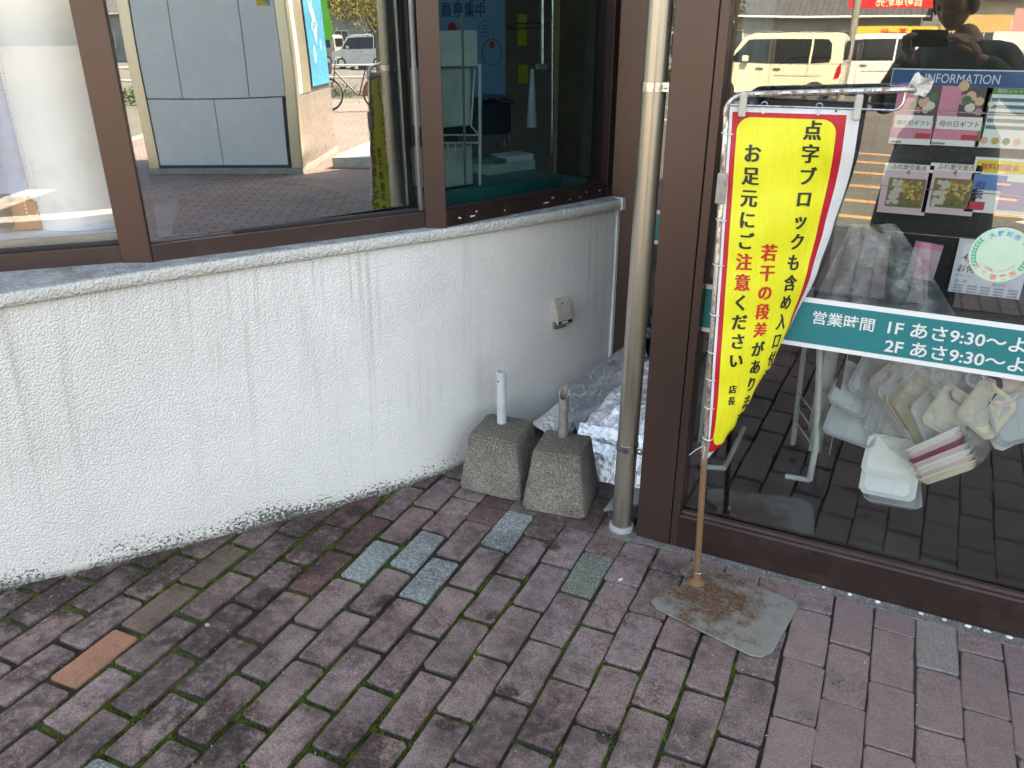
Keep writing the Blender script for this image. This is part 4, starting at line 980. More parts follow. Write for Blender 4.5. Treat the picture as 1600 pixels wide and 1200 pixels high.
# green crate and film drape in the middle
gc = thing('green_crate', 'green plastic crate under the clear film on the shop side of the glass', 'crate', (-.10, 2.56, .75))
MB().box(-.20, -.02, 2.56, 2.80, .84, .95).build('crate_body', mat('green_plastic', (.05, .22, .12), .4), gc, bevel=.006)
MB().box(-.19, -.03, 2.6, 2.8, .62, .84).build('pedestal', mat('pale_card', (.42, .40, .36), .7), gc)
film = film_mat('clear_crumpled_film', (.60, .62, .62), .50, .18, .008)
def dr(a, b):
    top_ = gy(1330+a*70, 350, 2.36); bot = gy(1255+a*250, 505, 2.30)
    q = Vector(top_).lerp(Vector(bot), b); f = .030*math.sin(a*13+b*4)*b+.02*nz(a, b, 2, 4)
    return (q.x, q.y+f, q.z)
MB().grid(dr, 60, 30).build('film_drape', film, smooth=True, label='clear plastic film draped over goods below the pegboard', cat='plastic film')
cb = thing('cardboard_box', 'cardboard box under the clear film beside the round sticker', 'box', (.1, 2.6, .7))
MB().at((.06, 2.52, .62), (0, 0, .15)).box(-.11, .11, 0, .2, 0, .10).build('box_body', mat('tan_cardboard', (.40, .28, .18), .8), cb)
lf = thing('green_food_pack', 'dark green leafy pack lying on the cardboard box', 'package', (.08, 2.5, .73))
MB().at((.075, 2.49, .725), (.3, .2, .3)).box(-.05, .05, -.02, .02, 0, .03).build('pack_body', mat('leafy_green', (.03, .12, .03), .4), lf, bevel=.008)
# low shelf carrying things behind the strip
sh = thing('low_shelf', 'pale low shelf behind the teal strip inside the shop', 'shelf', (.1, 2.7, 0))
MB().box(-.21, .60, 2.52, 2.95, .600, .618).build('shelf_board', MC['pale_card'], sh)
for x in (-.19, .57): MB().box(x, x+.02, 2.9, 2.92, 0, .60).build('leg', M_wm, sh)
# bag of foam trays
def tray_geo(w, l, h):
    mb = MB(); rings = []
    for sc, z in ((1.0, h), (1.0, h-.003), (.955, h-.002), (.80, .003), (.80, 0), (.99, h-.006)):
        ring = []
        for sx, sy, a0 in ((1, 1, 0), (-1, 1, 90), (-1, -1, 180), (1, -1, 270)):
            for a in (10, 80):
                r = .018*sc; ring.append((sx*(w/2*sc-r)+r*math.cos(R(a0+a)), sy*(l/2*sc-r)+r*math.sin(R(a0+a)), z))
        rings.append(ring)
    order = [rings[1], rings[0], rings[2], rings[3]]
    vs = [p_ for rg in order for p_ in rg]; fs = [(i*8+k, i*8+(k+1) % 8, (i+1)*8+(k+1) % 8, (i+1)*8+k) for i in range(3) for k in range(8)]+[tuple(range(24, 32))]
    b0 = len(vs); under = [(x*.97, y*.97, z) for x, y, z in rings[1]]; ub = [(x, y, -.002) for x, y, z in rings[3]]
    vs += ub; fs += [(k, (k+1) % 8, b0+(k+1) % 8, b0+k) for k in range(8)]+[tuple(range(b0, b0+8))[::-1]]
    mb.add(vs, fs); return mb
TM = {n_: mat(n_, c_, .55, 0, .06, 15) for n_, c_ in dict(white_foam=(.86, .86, .84), cream_foam=(.82, .72, .56), pink_foam=(.80, .60, .57), clear_tub=(.50, .54, .55), gold_edge_foam=(.60, .44, .20), black_foam=(.03, .03, .035), wine_foam=(.25, .03, .10)).items()}
meshes = {}
def tray(px, py, Y, rot, w, l, mk, label):
    w, l = w*1.28, l*1.28; key = (w, l, mk)
    if key not in meshes: meshes[key] = tray_geo(w, l, .022).mesh('tray', TM[mk], 40)
    g = gy(px, py, Y); o = bpy.data.objects.new('foam_tray', meshes[key]); COL.objects.link(o); o.location = g
    o.rotation_euler = tuple(R(a) for a in rot); tag(o, label, 'tray', 'foam trays in the clear bag')
tray(1393, 712, 2.43, (78, 4, 8), .125, .10, 'white_foam', 'white foam tray facing out at the bottom of the bag, upper of its pair')
tray(1388, 745, 2.42, (62, 2, 6), .125, .10, 'white_foam', 'white foam tray facing out at the bottom of the bag, lower of its pair')
tray(1392, 772, 2.45, (12, 0, 6), .13, .11, 'white_foam', 'white foam tray lying flat at the very bottom of the bag')
tray(1332, 660, 2.46, (40, 10, 0), .12, .12, 'clear_tub', 'hazy clear tub at the left corner of the bag')
tray(1400, 612, 2.52, (38, 52, 0), .145, .13, 'pink_foam', 'pink tray furthest left in the leaning fan of trays')
tray(1412, 626, 2.505, (38, 52, 2), .145, .13, 'white_foam', 'white tray second from left in the leaning fan of trays')
tray(1425, 636, 2.49, (40, 51, 3), .145, .13, 'cream_foam', 'cream tray third from left in the leaning fan of trays')
tray(1438, 642, 2.475, (40, 51, 0), .145, .13, 'gold_edge_foam', 'gold edged tray in the leaning fan of trays')
tray(1450, 652, 2.46, (32, 58, 0), .12, .11, 'white_foam', 'narrow white tray edge just left of the upright cream tray')
tray(1482, 642, 2.445, (70, 26, 6), .09, .105, 'cream_foam', 'upright cream tray facing out in the middle of the bag')
tray(1520, 608, 2.49, (64, 30, 6), .085, .10, 'black_foam', 'black tray standing right of the upright cream tray')
tray(1508, 602, 2.52, (60, 34, 6), .10, .11, 'gold_edge_foam', 'gold edged tray rim just behind the black tray')
tray(1450, 588, 2.54, (66, 18, 8), .12, .11, 'clear_tub', 'clear tub standing just below the teal strip')
tray(1560, 588, 2.52, (66, 30, -4), .11, .11, 'pink_foam', 'pink tray standing at the right under the strip')
for k in range(7):
    tray(1486-k*3.6, 742-k*8.0, 2.425, (-24, -36-k*.8, 4), .128, .10, ['cream_foam', 'pink_foam', 'white_foam', 'pink_foam', 'wine_foam', 'pink_foam', 'white_foam'][k],
         ['lowest', 'second lowest', 'third lowest', 'middle', 'third from top', 'second from top', 'topmost'][k]+' tray of the slanting stack at the right bottom of the bag')
tray(1368, 590, 2.53, (60, 22, 10), .11, .12, 'clear_tub', 'hazy tub standing upright just below the left end of the strip lettering')
tray(1385, 668, 2.50, (34, 20, 8), .11, .10, 'white_foam', 'white tray tipped back just above the lower white pair')
tray(1420, 585, 2.55, (66, 26, 4), .11, .11, 'pink_foam', 'pale pink tray standing at the back just under the strip')
tray(1500, 575, 2.55, (66, 12, 4), .11, .11, 'white_foam', 'white tray standing at the back under the second lettering line')
tray(1590, 655, 2.47, (52, -24, 14), .11, .11, 'clear_tub', 'hazy tub at the lower right corner of the bag')
tray(1535, 640, 2.46, (58, 34, 6), .10, .11, 'cream_foam', 'cream tray leaning right of the upright cream one')
tray(1330, 610, 2.50, (50, 24, 10), .10, .12, 'clear_tub', 'hazy clear lid leaning behind the left tubs')
tray(1575, 650, 2.50, (60, -30, 30), .13, .12, 'white_foam', 'white tray wrapped in its own film at the right edge of the bag')
tray(1590, 600, 2.53, (70, -20, 20), .14, .12, 'white_foam', 'white tray high at the right edge of the bag')
bagm = film_mat('clear_plastic_bag', (.80, .82, .83), .40, .10, .014)
bc = gy(1425, 655, 2.49)
def bagf(a, b):
    th = a*2*math.pi; ph = b*math.pi; rx = .185+.014*nz(math.cos(th)*2, math.sin(th)*2, b*3, 1.5); rz_ = .125+.04*b*0
    sx = math.sin(ph)**.55
    x = bc.x+.035+rx*sx*math.cos(th)+.03*math.cos(ph); y = bc.y+.085*sx*math.sin(th); z = bc.z+.01-.150*math.cos(ph)*(1.0 if b < .5 else 1.35)
    f = .010*nz(x*22, y*22, z*9)+.012*abs(nz(x*9, 3, z*12))
    return (x+f, y-abs(f), max(.004, z+f*.5))
MB().grid(bagf, 56, 40).build('plastic_bag', bagm, smooth=True, label='large clear plastic bag full of used foam trays on the shop floor', cat='bag')

# ================================================================== THINGS BEHIND THE BAY WINDOWS
def inside(k, px, py, d):
    A, T, Nn, L = IN[k]; P0 = A-Nn*d; return pl(px, py, P0, Nn)
def IB(k, px0, py0, px1, py1, d, th=.01):
    """box facing pane k, its front at depth d, from upper-left to lower-right picture points"""
    A, T, Nn, L = IN[k]; a = inside(k, px0, py0, d); b = inside(k, px1, py1, d)
    s0 = (a-A).dot(T); s1 = (b-A).dot(T); mb = MB(); obox(mb, A, T, Nn, min(s0, s1), max(s0, s1), -d-th, -d, b.z, a.z); return mb, (A, T, Nn, s0, s1, b.z, a.z)
# pane 1: display ledge, column, curtain, bead chain, box
A, T, Nn, L = IN[0]
led = thing('display_ledge', 'pale display ledge just inside the left bay pane', 'ledge', tuple(A+T*1.8-Nn*.2+Vector((0, 0, .88))))
mb = MB(); obox(mb, A, T, Nn, .6, L+.12, -.62, -.062, .862, .882); mb.build('ledge_board', mat('pale_blue_board', (.66, .70, .76), .4), led)
mb = MB(); obox(mb, A, T, Nn, .6, L-.002, -.061, -.052, .842, .905); mb.build('ledge_rail', mat('putty_metal', (.34, .31, .27), .4, .3), led)
q0 = inside(0, 132, 300, .34)
colm = thing('white_column', 'thick white round column behind the left bay pane', 'column', (q0.x, q0.y, .883))
MB().at((q0.x, q0.y, 0)).lathe([(.134, .883), (.134, 2.28)], 40).build('shaft', mat('soft_white_plaster', (.86, .85, .84), .6, 0, .03, 4, dirt=((.6, .59, .58), .5)), colm, smooth=40)
q1 = inside(0, -10, 150, .50)
def cur(a, b):
    A, T, Nn, L = IN[0]; s = (q1-A).dot(T)-.35+a*.42; return tuple(A+T*s-Nn*(.50+.02*math.sin(a*26))+Vector((0, 0, .884+b*1.38)))
MB().grid(cur, 60, 4).build('lilac_curtain', mat('lilac_cloth', (.48, .52, .68), .8), smooth=True, label='pale lilac curtain at far left behind the left bay pane', cat='curtain')
bx, inf = IB(0, 8, 318, 66, 357, .26, .10); ob = thing('orange_box', 'orange brown box low behind the left bay pane beside the column', 'box', tuple(inside(0, 37, 357, .26)))
bx.build('box_body', mat('orange_card', (.50, .20, .06), .6), ob)
bx, inf = IB(0, -30, 312, 22, 357, .24, .08); bx.build('dark_bag', mat('dark_brown_leather', (.07, .03, .025), .5), label='dark brown bag at far left beside the orange box', cat='bag', bevel=.01)
ch = thing('bead_chain', 'white bead chain hanging in a loop inside the left bay pane', 'chain', tuple(inside(0, 50, 240, .2)))
pts_ = [(2, 92), (8, 130), (16, 170), (26, 205), (36, 240), (42, 270), (40, 290), (38, 315), (42, 332), (50, 341), (58, 338), (62, 325), (60, 300), (55, 290), (48, 250)]
cp = [inside(0, a, b, .20) for a, b in pts_]; mb = MB()
for a, b in zip(cp, cp[1:]):
    n_ = max(1, int((b-a).length/.0075))
    for k in range(n_): 
        q = a.lerp(b, k/n_); mb.at(q).lathe([(.0012, -.0026), (.0028, 0), (.0012, .0026)], 6)
mb.build('beads', M_white, ch, kind='stuff')
# pane 2: dark panel added behind it so the room reads dark
dm, _ = IB(1, 150, -60, 720, 372, .95, .03); dm.build('room_divider', mat('dark_blue_grey_panel', (.07, .085, .10), .6), label='dark blue grey panel added deep behind the middle bay pane to darken it', cat='panel')
# pane 3
tl_, inf = IB(2, 640, 288, 990, 345, .09, .02); A, T, Nn, L = IN[2]
mb = MB(); obox(mb, A, T, Nn, -.02, L*.80, -.12, -.085, .845, .915); mb.build('green_sill_board', mat('dark_teal_board', (.0, .13, .12), .4), label='dark teal board along the foot of the right bay pane', cat='board')
mb = MB(); obox(mb, A, T, Nn, -.04, L+.02, -1.6, -.123, .860, .880); mb.build('bay_shelf', mat('sea_green_shelf', (.10, .24, .24), .5), label='sea green shelf deck inside the right bay pane', cat='shelf')
po = thing('app_poster', 'pale blue poster with Japanese headline deep behind the right bay pane', 'poster', tuple(inside(2, 740, 60, .75)))
bx, (A, T, Nn, s0, s1, z0, z1) = IB(2, 660, -160, 790, 158, .75, .006); bx.build('poster_sheet', C('poster_blue', (.22, .40, .60)), po)
pp = lambda k: (lambda x, z: A+T*x-Nn*(.75-.001-.0006*k)+Vector((0, 0, z)))
hz_ = lambda py: inside(2, 720, py, .75).z; ws = s1-s0
lettering('lettering', [('会員募集中', s1-.105, hz_(25), .055, 'R', 1, .01), ('アプリ', s1-.105, hz_(6), .055, 'R', 1, .005)], C('navy_ink', (.03, .04, .12)), po, pp(1))
def pd(nm, px, py, r, m, k, n=20):
    q = inside(2, px, py, .75); s = (q-A).dot(T); mb = MB(); mb.add([tuple(pp(k)(s+r*math.cos(a*6.283/n), q.z+r*math.sin(a*6.283/n))) for a in range(n)], [tuple(range(n))]); mb.build(nm, m, po)
for (px, py, r) in ((757, 45, .03), (777, 54, .024), (768, 82, .052), (758, 106, .022)):
    pd('printed_ring', px, py, r, C('ink_blue', (.05, .10, .22)), 1); pd('printed_disc', px, py, r*.93, C('poster_blue', (.22, .40, .60)), 2)
pd('printed_mark', 768, 70, .014, C('red_print', (.6, .04, .06)), 3); pd('printed_mark', 706, 45, .022, C('red_print', (.6, .04, .06)), 3)
q = inside(2, 757, 45, .75); lettering('lettering', [('王', (q-A).dot(T), q.z-.014, .035, 'C')], C('ink_blue', (.05, .10, .22)), po, pp(4))
wk = thing('wire_rack', 'white wire rack holding cream bins behind the right bay pane', 'rack', tuple(inside(2, 720, 250, .25)))
M_cw = mat('cream_white_metal', (.66, .70, .62), .4); M_bin = mat('cream_bin', (.56, .58, .50), .5, dirt=((.4, .42, .38), .4))
def bar(k, a, b, d, r, m, par, nm):
    return MB().tube([inside(k, *a, d), inside(k, *b, d)], r, 8).build(nm, m, par, smooth=40)
bar(2, (750, 100), (750, 289), .25, .006, M_cw, wk, 'post')
for y in (102, 211, 223): bar(2, (686, y), (749, y), .25, .003, M_cw, wk, 'wire')
for x in (700, 712, 724, 736): bar(2, (x, 223), (x, 236), .25, .002, M_cw, wk, 'wire')
bar(2, (742, 108), (736, 198), .25, .003, M_cw, wk, 'wire'); bar(2, (737, 198), (749, 212), .25, .003, M_cw, wk, 'wire')
bx, _ = IB(2, 672, 48, 746, 101, .26, .01); bx.build('paper_card', mat('cream_paper', (.66, .68, .60), .6), wk)
bx, _ = IB(2, 672, 108, 738, 196, .27, .12); bx.build('bin', M_bin, wk, bevel=.006)
bx, _ = IB(2, 672, 235, 740, 288, .27, .12); bx.build('bin', M_bin, wk, bevel=.006)
bar(2, (722, 20), (727, 288), .14, .004, mat('olive_pole', (.20, .19, .12), .5), wk, 'pole')
wb = thing('white_box', 'white box with clutter on top behind the right bay pane', 'box', tuple(inside(2, 800, 288, .42)))
bx, _ = IB(2, 762, 260, 836, 289, .42, .2); bx.build('box_body', M_cw, wb)
bx, _ = IB(2, 792, 245, 834, 259, .44, .1); bx.build('lid_box', M_white, wb, bevel=.003)
bx, _ = IB(2, 775, 251, 792, 260, .43, .04); bx.build('taupe_pack', mat('taupe_pack', (.22, .19, .17), .6), wb)
bx, _ = IB(2, 758, 247, 778, 256, .45, .06); bx.build('green_pack', mat('green_pack', (.08, .26, .16), .6), wb)
for i, (a, b, c_, d_) in enumerate([(810, 22, 823, 71), (811, 102, 824, 130)]):
    bx, _ = IB(2, a, b, c_, d_, .62, .004); bx.build('yellow_tag', C('yellow_ticket', (.48, .36, .03)), label=['tall yellow price tag hanging on the chrome rail', 'short yellow price tag hanging below the tall one'][i], cat='tag')
chr_ = thing('chrome_rail', 'chrome display rail and posts behind the right bay pane', 'rail', tuple(inside(2, 848, 100, .6)))
bar(2, (848, -40), (848, 100), .60, .010, M_chrome, chr_, 'post'); bar(2, (864, -40), (862, 290), .52, .006, M_chrome, chr_, 'post')
for y in (36, 44): bar(2, (790, y), (868, y), .60, .003, M_chrome, chr_, 'wire')
bx, _ = IB(2, 842, 100, 855, 108, .58, .02); bx.build('collar', mat('grey_collar', (.34, .35, .36), .4), chr_)
bx, _ = IB(2, 876, -40, 905, 292, .95, .05); bx.build('tan_post', mat('tan_reflection', (.20, .15, .10), .6), label='tan strip standing in for a reflection in the right bay pane', cat='post')  # added tan strip imitates a light brown reflection in the pane
cn = MB(); a_, b_, c2 = inside(2, 834, 108, .5), inside(2, 824, 199, .5), inside(2, 838, 199, .5)
q = (b_+c2)/2; MB().at((q.x, q.y, b_.z)).lathe([(.022, 0), (.007, a_.z-b_.z)], 14).build('white_cone', mat('ghost_white', (.55, .57, .58), .5), smooth=40, label='slim white cone standing behind the right bay pane', cat='cone')
ca = thing('shopping_cart', 'dark shopping cart in the shade behind the white wire rack', 'shopping cart', tuple(inside(2, 770, 240, .62)))
bx, _ = IB(2, 742, 158, 800, 208, .60, .25); bx.build('basket', mat('dark_navy_basket', (.02, .03, .05), .5), ca, bevel=.01)
for xa, xb in ((775, 782), (788, 790), (796, 800)): bar(2, (xa, 210), (xb, 246), .60, .006, M_chrome, ca, 'leg')
bar(2, (762, 154), (802, 160), .58, .006, M_chrome, ca, 'handle')
bx, _ = IB(2, 768, 150, 795, 166, .64, .1); bx.build('blue_bag', mat('blue_plastic', (.03, .12, .30), .4), ca, bevel=.01)


# ================================================================== THE STREET BEHIND THE CAMERA (seen in the panes)
# panelled booth
bo = thing('photo_booth', 'grey panelled booth with metal corner posts and blue poster, mirrored in the middle bay pane', 'booth', (5.063, -.932, 0), R(-6.83))
def lp(mb, nm, m, par=bo, **k):
    o = mb.build(nm, m, None, **k); o.parent = par; return o
M_pan = mat('pale_grey_panel', (.74, .81, .86), .25, 0, .05, 2); M_steel = mat('brushed_steel', (.70, .64, .52), .30, 1.0, .05, 1, rvar=.02)
lp(MB().box(.03, 1.76, -1.72, -.03, .06, 2.32), 'core', mat('dark_gap', (.05, .055, .06), .6))
lp(MB().box(-.01, 1.80, -1.76, .01, 0, .062), 'plinth', mat('plinth_tile', (.34, .35, .33), .6), bevel=.004)
for (s0, s1, z0, z1) in [(-1.615, -.872, .10, .800), (-.864, -.152, .10, .800), (-1.615, -1.214, .812, 2.28), (-1.206, -.492, .812, 2.28), (-.484, -.118, .812, 2.28)]:
    lp(MB().box(.008, .03, s0, s1, z0, z1), 'panel', M_pan, bevel=.003)
for s0, s1 in ((-1.75, -1.625), (-.112, .0)): lp(MB().box(0, .0295, s0, s1, .0625, 2.32), 'corner_post', M_steel, bevel=.006)
lp(MB().box(.0, .12, -.0005, .012, .0625, 2.32), 'corner_post', M_steel, bevel=.004)
for x0, x1 in ((.125, .55), (.556, 1.1), (1.106, 1.70)): lp(MB().box(x0, x1, -.029, -.006, .0625, .80), 'panel', mat('rosy_steel', (.52, .46, .44), .3, .8), bevel=.003)
lp(MB().box(.125, .32, -.029, -.008, .812, 2.2), 'bright_strip', M_white, bevel=.003)  # white strip painted in for the bright reflection on the metal
lp(MB().box(.34, .70, -.029, -.010, .812, 2.2), 'panel', M_steel)
ps = lp(MB().box(.78, 1.68, -.029, -.006, .86, 2.15), 'poster', mat('cyan_poster', (.015, .28, .50), .3, 0, .3, 3))
for (x, z, r) in ((1.1, 1.75, .12), (1.2, 1.5, .15), (1.05, 1.2, .08), (1.4, 1.3, .05)):
    o = lp(MB().add([(x+r*math.cos(a*.5), -.0045, z+r*1.4*math.sin(a*.5)*math.cos(a)) for a in range(12)], [tuple(range(12))]), 'printed_splash', C('pale_cyan_print', (.35, .62, .72)), ps)
lp(MB().box(.006, .0075, -.30, -.16, 1.66, 1.76), 'warning_sticker', C('yellow_print', (.75, .58, .02)))
lp(MB().add([(.005, -.30, 1.76), (.005, -.16, 1.66), (.005, -.16, 1.76)], [(0, 1, 2)]), 'sticker_corner', C('violet_print', (.20, .14, .34)))
# sign stand and low white step
ss = thing('sign_post', 'green grey post on a low white base, mirrored in the middle bay pane', 'post', (5.515, .122, 0))
MB().tube([(5.515, .122, 0), (5.515, .122, 2.3)], .028, 10).build('post_shaft', mat('grey_green_paint', (.16, .22, .20), .4), ss, smooth=40)
st2_ = MB().box(5.45, 7.0, -.72, .05, .0005, .12).build('white_step', mat('pale_step', (.60, .60, .57), .6), label='low pale step on the paving beyond the sign post', cat='step', bevel=.006)
MB().tube([(6.9, -1.6, 0), (6.9, -1.6, 2.5)], .04, 10).build('dark_post', M_black, smooth=40, label='dark slim post beside the booth, mirrored in the bay pane', cat='post')
# green banner further off
gb_ = thing('green_banner', 'bright green banner on a pole by the street, mirrored in the bay pane', 'banner', (13.4, -3.9, 0))
MB().tube([(13.4, -3.9, 0), (13.4, -3.9, 2.6)], .015, 8).build('pole', M_chrome, gb_)
MB().grid(lambda a, b: (13.4+a*.1, -3.9+a*.45+.03*math.sin(b*9), 1.35+b*1.2), 6, 10).build('cloth', C('lime_cloth', (.10, .60, .06)), gb_)

# bicycle
bi = thing('bicycle', 'parked city bicycle with brown skirt guard and rear rack on the sunny pavement', 'bicycle', (0, 0, 0))
def wheel(cx_, spoke=True):
    w = MB()
    n = 40; prof2 = []
    def torus(R0, r0, mb, nn=8):
        vs = [(cx_+(R0+r0*math.cos(b*6.283/nn))*math.cos(a*6.283/n), r0*math.sin(b*6.283/nn), .33+(R0+r0*math.cos(b*6.283/nn))*math.sin(a*6.283/n)) for a in range(n) for b in range(nn)]
        mb.add(vs, [(a*nn+b, ((a+1) % n)*nn+b, ((a+1) % n)*nn+(b+1) % nn, a*nn+(b+1) % nn) for a in range(n) for b in range(nn)])
    t_ = MB(); torus(.31, .018, t_); r_ = MB(); torus(.288, .010, r_)
    for k in range(18): a = k*.349; r_.tube([(cx_, .02*(-1)**k, .33), (cx_+.286*math.cos(a), 0, .33+.286*math.sin(a))], .0015, 4)
    r_.tube([(cx_, -.04, .33), (cx_, .04, .33)], .018, 8)
    wh = t_.build('tyre', mat('tyre_rubber', (.02, .02, .02), .7), None, smooth=True); wh.parent = bi
    r2 = r_.build('rim', M_chrome, None); r2.parent = wh
wheel(0); wheel(-1.08)
Mbf = mat('wine_bike_paint', (.14, .02, .02), .35)
fr = MB().tube([(0, .05, .33), (-.42, .0, .29)], .010, 8).tube([(0, .05, .33), (-.26, .02, .72)], .008, 8).tube([(-.42, 0, .29), (-.24, 0, .80)], .014, 8).tube([(-.42, 0, .29), (-.90, 0, .78)], .017, 8).tube([(-.90, 0, .78), (-.93, 0, .62), (-1.08, .05, .33)], .013, 8).tube([(-.90, 0, .78), (-.86, 0, .98)], .012, 8)
o = fr.build('frame', Mbf, None); o.parent = bi
def bp_(mb, nm, m, **k): o = mb.build(nm, m, None, **k); o.parent = bi; return o
bp_(MB().tube([(-.80, -.28, 1.02), (-.86, -.2, 1.04), (-.86, 0, .98), (-.86, .2, 1.04), (-.80, .28, 1.02)], .010, 8), 'handlebar', M_chrome)
bp_(MB().at((-.24, 0, .82)).prism([(.13, -.08), (.13, .08), (-.02, .04), (-.15, .015), (-.15, -.015), (-.02, -.04)], 0, .06), 'saddle', M_black, bevel=.015)
bp_(MB().tube([(-.20, -.06, .70), (.22, -.06, .70)], .007, 6).tube([(-.20, .06, .70), (.22, .06, .70)], .007, 6).tube([(.22, -.06, .70), (.22, .06, .70)], .007, 6).tube([(.1, .06, .70), (0, .06, .33)], .006, 6), 'rear_rack', Mbf)
gd = MB(); gd.add([(.0, .045, .34)]+[(.30*math.cos(R(a)), .045, .33+.30*math.sin(R(a))) for a in range(75, 190, 10)], [(0, k, k+1) for k in range(1, 12)])
bp_(gd, 'skirt_guard', mat('brown_mesh_guard', (.30, .12, .05), .6))
bp_(MB().grid(lambda a, b: (.345*math.cos(R(-10+a*170)), -.03+b*.06, .33+.345*math.sin(R(-10+a*170))), 20, 2), 'mudguard', Mbf)
bp_(MB().at((-1.12, 0, .72)).prism([(-.16, -.15), (.12, -.15), (.12, .15), (-.16, .15)], 0, .22, [(-.20, -.18), (.15, -.18), (.15, .18), (-.20, .18)]), 'basket', M_black)
bp_(MB().tube([(-.42, -.10, .29), (-.42, .10, .29)], .02, 8).tube([(-.42, .09, .29), (-.40, .09, .13)], .010, 6).tube([(-.42, -.09, .29), (-.44, -.09, .45)], .010, 6), 'crank', M_chrome)
bp_(MB().tube([(-.03, .07, .33), (.03, .12, .0)], .007, 6), 'kickstand', M_chrome)
bi.location = (13.1, -2.40, 0); bi.rotation_euler = (0, 0, R(82))

# vans
def van(label, body, L=3.4, H=1.71, Wd=1.48, grp='cars across the street'):
    v = thing('parked_van', label, 'van', (0, 0, 0), 0, grp); hw = Wd/2
    def ad(mb, nm, m, par=None, **k): o = mb.build(nm, m, None, **k); o.parent = par or v; return o
    def yw(z): return hw if z < .98 else hw-(z-.98)*.13
    # side outline, x: 0 rear .. -L front
    belt = .98
    low = [(-.02, .38), (0, .60), (0, belt), (-L+.62, belt), (-L+.10, .86), (-L, .70), (-L, .30), (-L+.05, .22), (-.06, .22)]
    up = [(0, belt), (-.02, 1.30), (-.05, H-.12), (-.16, H-.01), (-L*.35, H), (-L*.62, H-.03), (-L+1.02, H-.14), (-L+.62, belt)]
    for nm, pf in (('body_lower', low), ('body_upper', up)):
        n = len(pf); mb = MB(); mb.add([(x, -yw(z), z) for x, z in pf]+[(x, yw(z), z) for x, z in pf], [tuple(range(n)), tuple(range(n, 2*n))[::-1]]+[(i, n+i, n+(i+1) % n, (i+1) % n) for i in range(n)])
        ad(mb, nm, body, bevel=.035, seg=3)
    Mg = mat('dark_car_glass', (.015, .018, .020), .06, 0, .1, 4); Mp = mat('black_trim', (.02, .02, .022), .5)
    for sg in (-1, 1):
        def panel(pf, nm, m, d=.006, par=None):
            n = len(pf); mb = MB(); mb.add([(x, sg*(yw(z)+d), z) for x, z in pf]+[(x, sg*(yw(z)-.01), z) for x, z in pf], [tuple(range(n)), tuple(range(n, 2*n))[::-1]]+[(i, n+i, n+(i+1) % n, (i+1) % n) for i in range(n)]); return ad(mb, nm, m, par)
        panel([(-.30, 1.03), (-.27, 1.10), (-.30, 1.45), (-.40, 1.56), (-.72, 1.57), (-.72, 1.01)], 'rear_quarter_window', Mg)
        panel([(-.77, 1.01), (-.77, 1.57), (-1.60, 1.565), (-1.60, 1.0)], 'sliding_door_window', Mg)
        panel([(-1.72, 1.0), (-1.72, 1.56), (-2.25, 1.53), (-2.62, 1.10), (-2.62, 1.0)], 'front_window', Mg)
        panel([(-1.605, 1.0), (-1.605, 1.565), (-1.715, 1.56), (-1.715, 1.0)], 'door_pillar', Mp)
        for x in (-.78, -1.66, -2.66): ad(MB().box(x-.004, x+.004, min(sg*hw, sg*(hw+.003)), max(sg*hw, sg*(hw+.003)), .30, .97), 'door_seam', Mp)
        ad(MB().box(-1.55, -.45, min(sg*hw, sg*(hw+.006)), max(sg*hw, sg*(hw+.006)), .70, .712), 'slide_rail', Mp)
        for x in (-1.50, -1.92): ad(MB().box(x-.09, x+.09, min(sg*hw, sg*(hw+.035)), max(sg*hw, sg*(hw+.035)), .85, .89), 'door_handle', M_chrome, bevel=.01)
        ad(MB().at((0, 0, 0)).add([(-.14, sg*(hw+.004), .62), (-.02, sg*(hw+.004), .66), (.008, sg*(hw-.01), .80), (-.02, sg*(hw+.004), 1.02), (-.10, sg*(hw+.004), .90)], [(0, 1, 2, 3, 4)]), 'tail_light', mat('red_lens', (.45, .01, .015), .15))
        for x in (-.55, -L+.62):
            tw = ad(MB().at((x, sg*(hw-.08), .29), (math.pi/2, 0, 0)).lathe([(.20, -.09), (.28, -.085), (.29, -.05), (.29, .05), (.28, .085), (.20, .09)], 28), 'wheel', MC['tyre_rubber'], smooth=40)
            ad(MB().at((x, sg*(hw+.012), .29), (math.pi/2, 0, 0)).lathe([(.19, -.008), (.18, .0), (.05, .008)], 14), 'rim', M_chrome, tw)
        ad(MB().box(-L+1.05, -L+1.20, min(sg*(hw+.01), sg*(hw+.16)), max(sg*(hw+.01), sg*(hw+.16)), 1.02, 1.16), 'wing_mirror', body, bevel=.02)
    ad(MB().box(.001, .008, -.52, .52, 1.08, 1.52), 'rear_window', Mg)
    mb = MB(); y0 = yw(1.1)-.1; mb.add([(-L+.62+.03, -y0, 1.02), (-L+.62+.03, y0, 1.02), (-L+.99, y0-.03, H-.19), (-L+.99, -y0+.03, H-.19)], [(0, 1, 2, 3)])
    for k in range(4): mb.v[k] = (mb.v[k][0]-.035, mb.v[k][1], mb.v[k][2]+.008)
    ad(mb, 'windscreen', Mg)
    ad(MB().box(-.04, .05, -hw+.03, hw-.03, .24, .46), 'rear_bumper', body, bevel=.02)
    for y in (-.5, .5): ad(MB().box(-L-.012, -L+.05, y-.14, y+.14, .60, .74), 'headlight', M_white, bevel=.02)
    return v
Mcream = mat('cream_car_paint', (.72, .69, .53), .25, 0, .04, 2); Mwhitecar = mat('white_car_paint', (.72, .73, .74), .25, 0, .04, 2); Mtaupe = mat('taupe_car_paint', (.40, .37, .34), .3, 0, .04, 2)
v0 = van('cream boxy van parked across the road, mirrored in the shop glass', Mcream)
v0.location = (-2.06, -18.74, -.10)
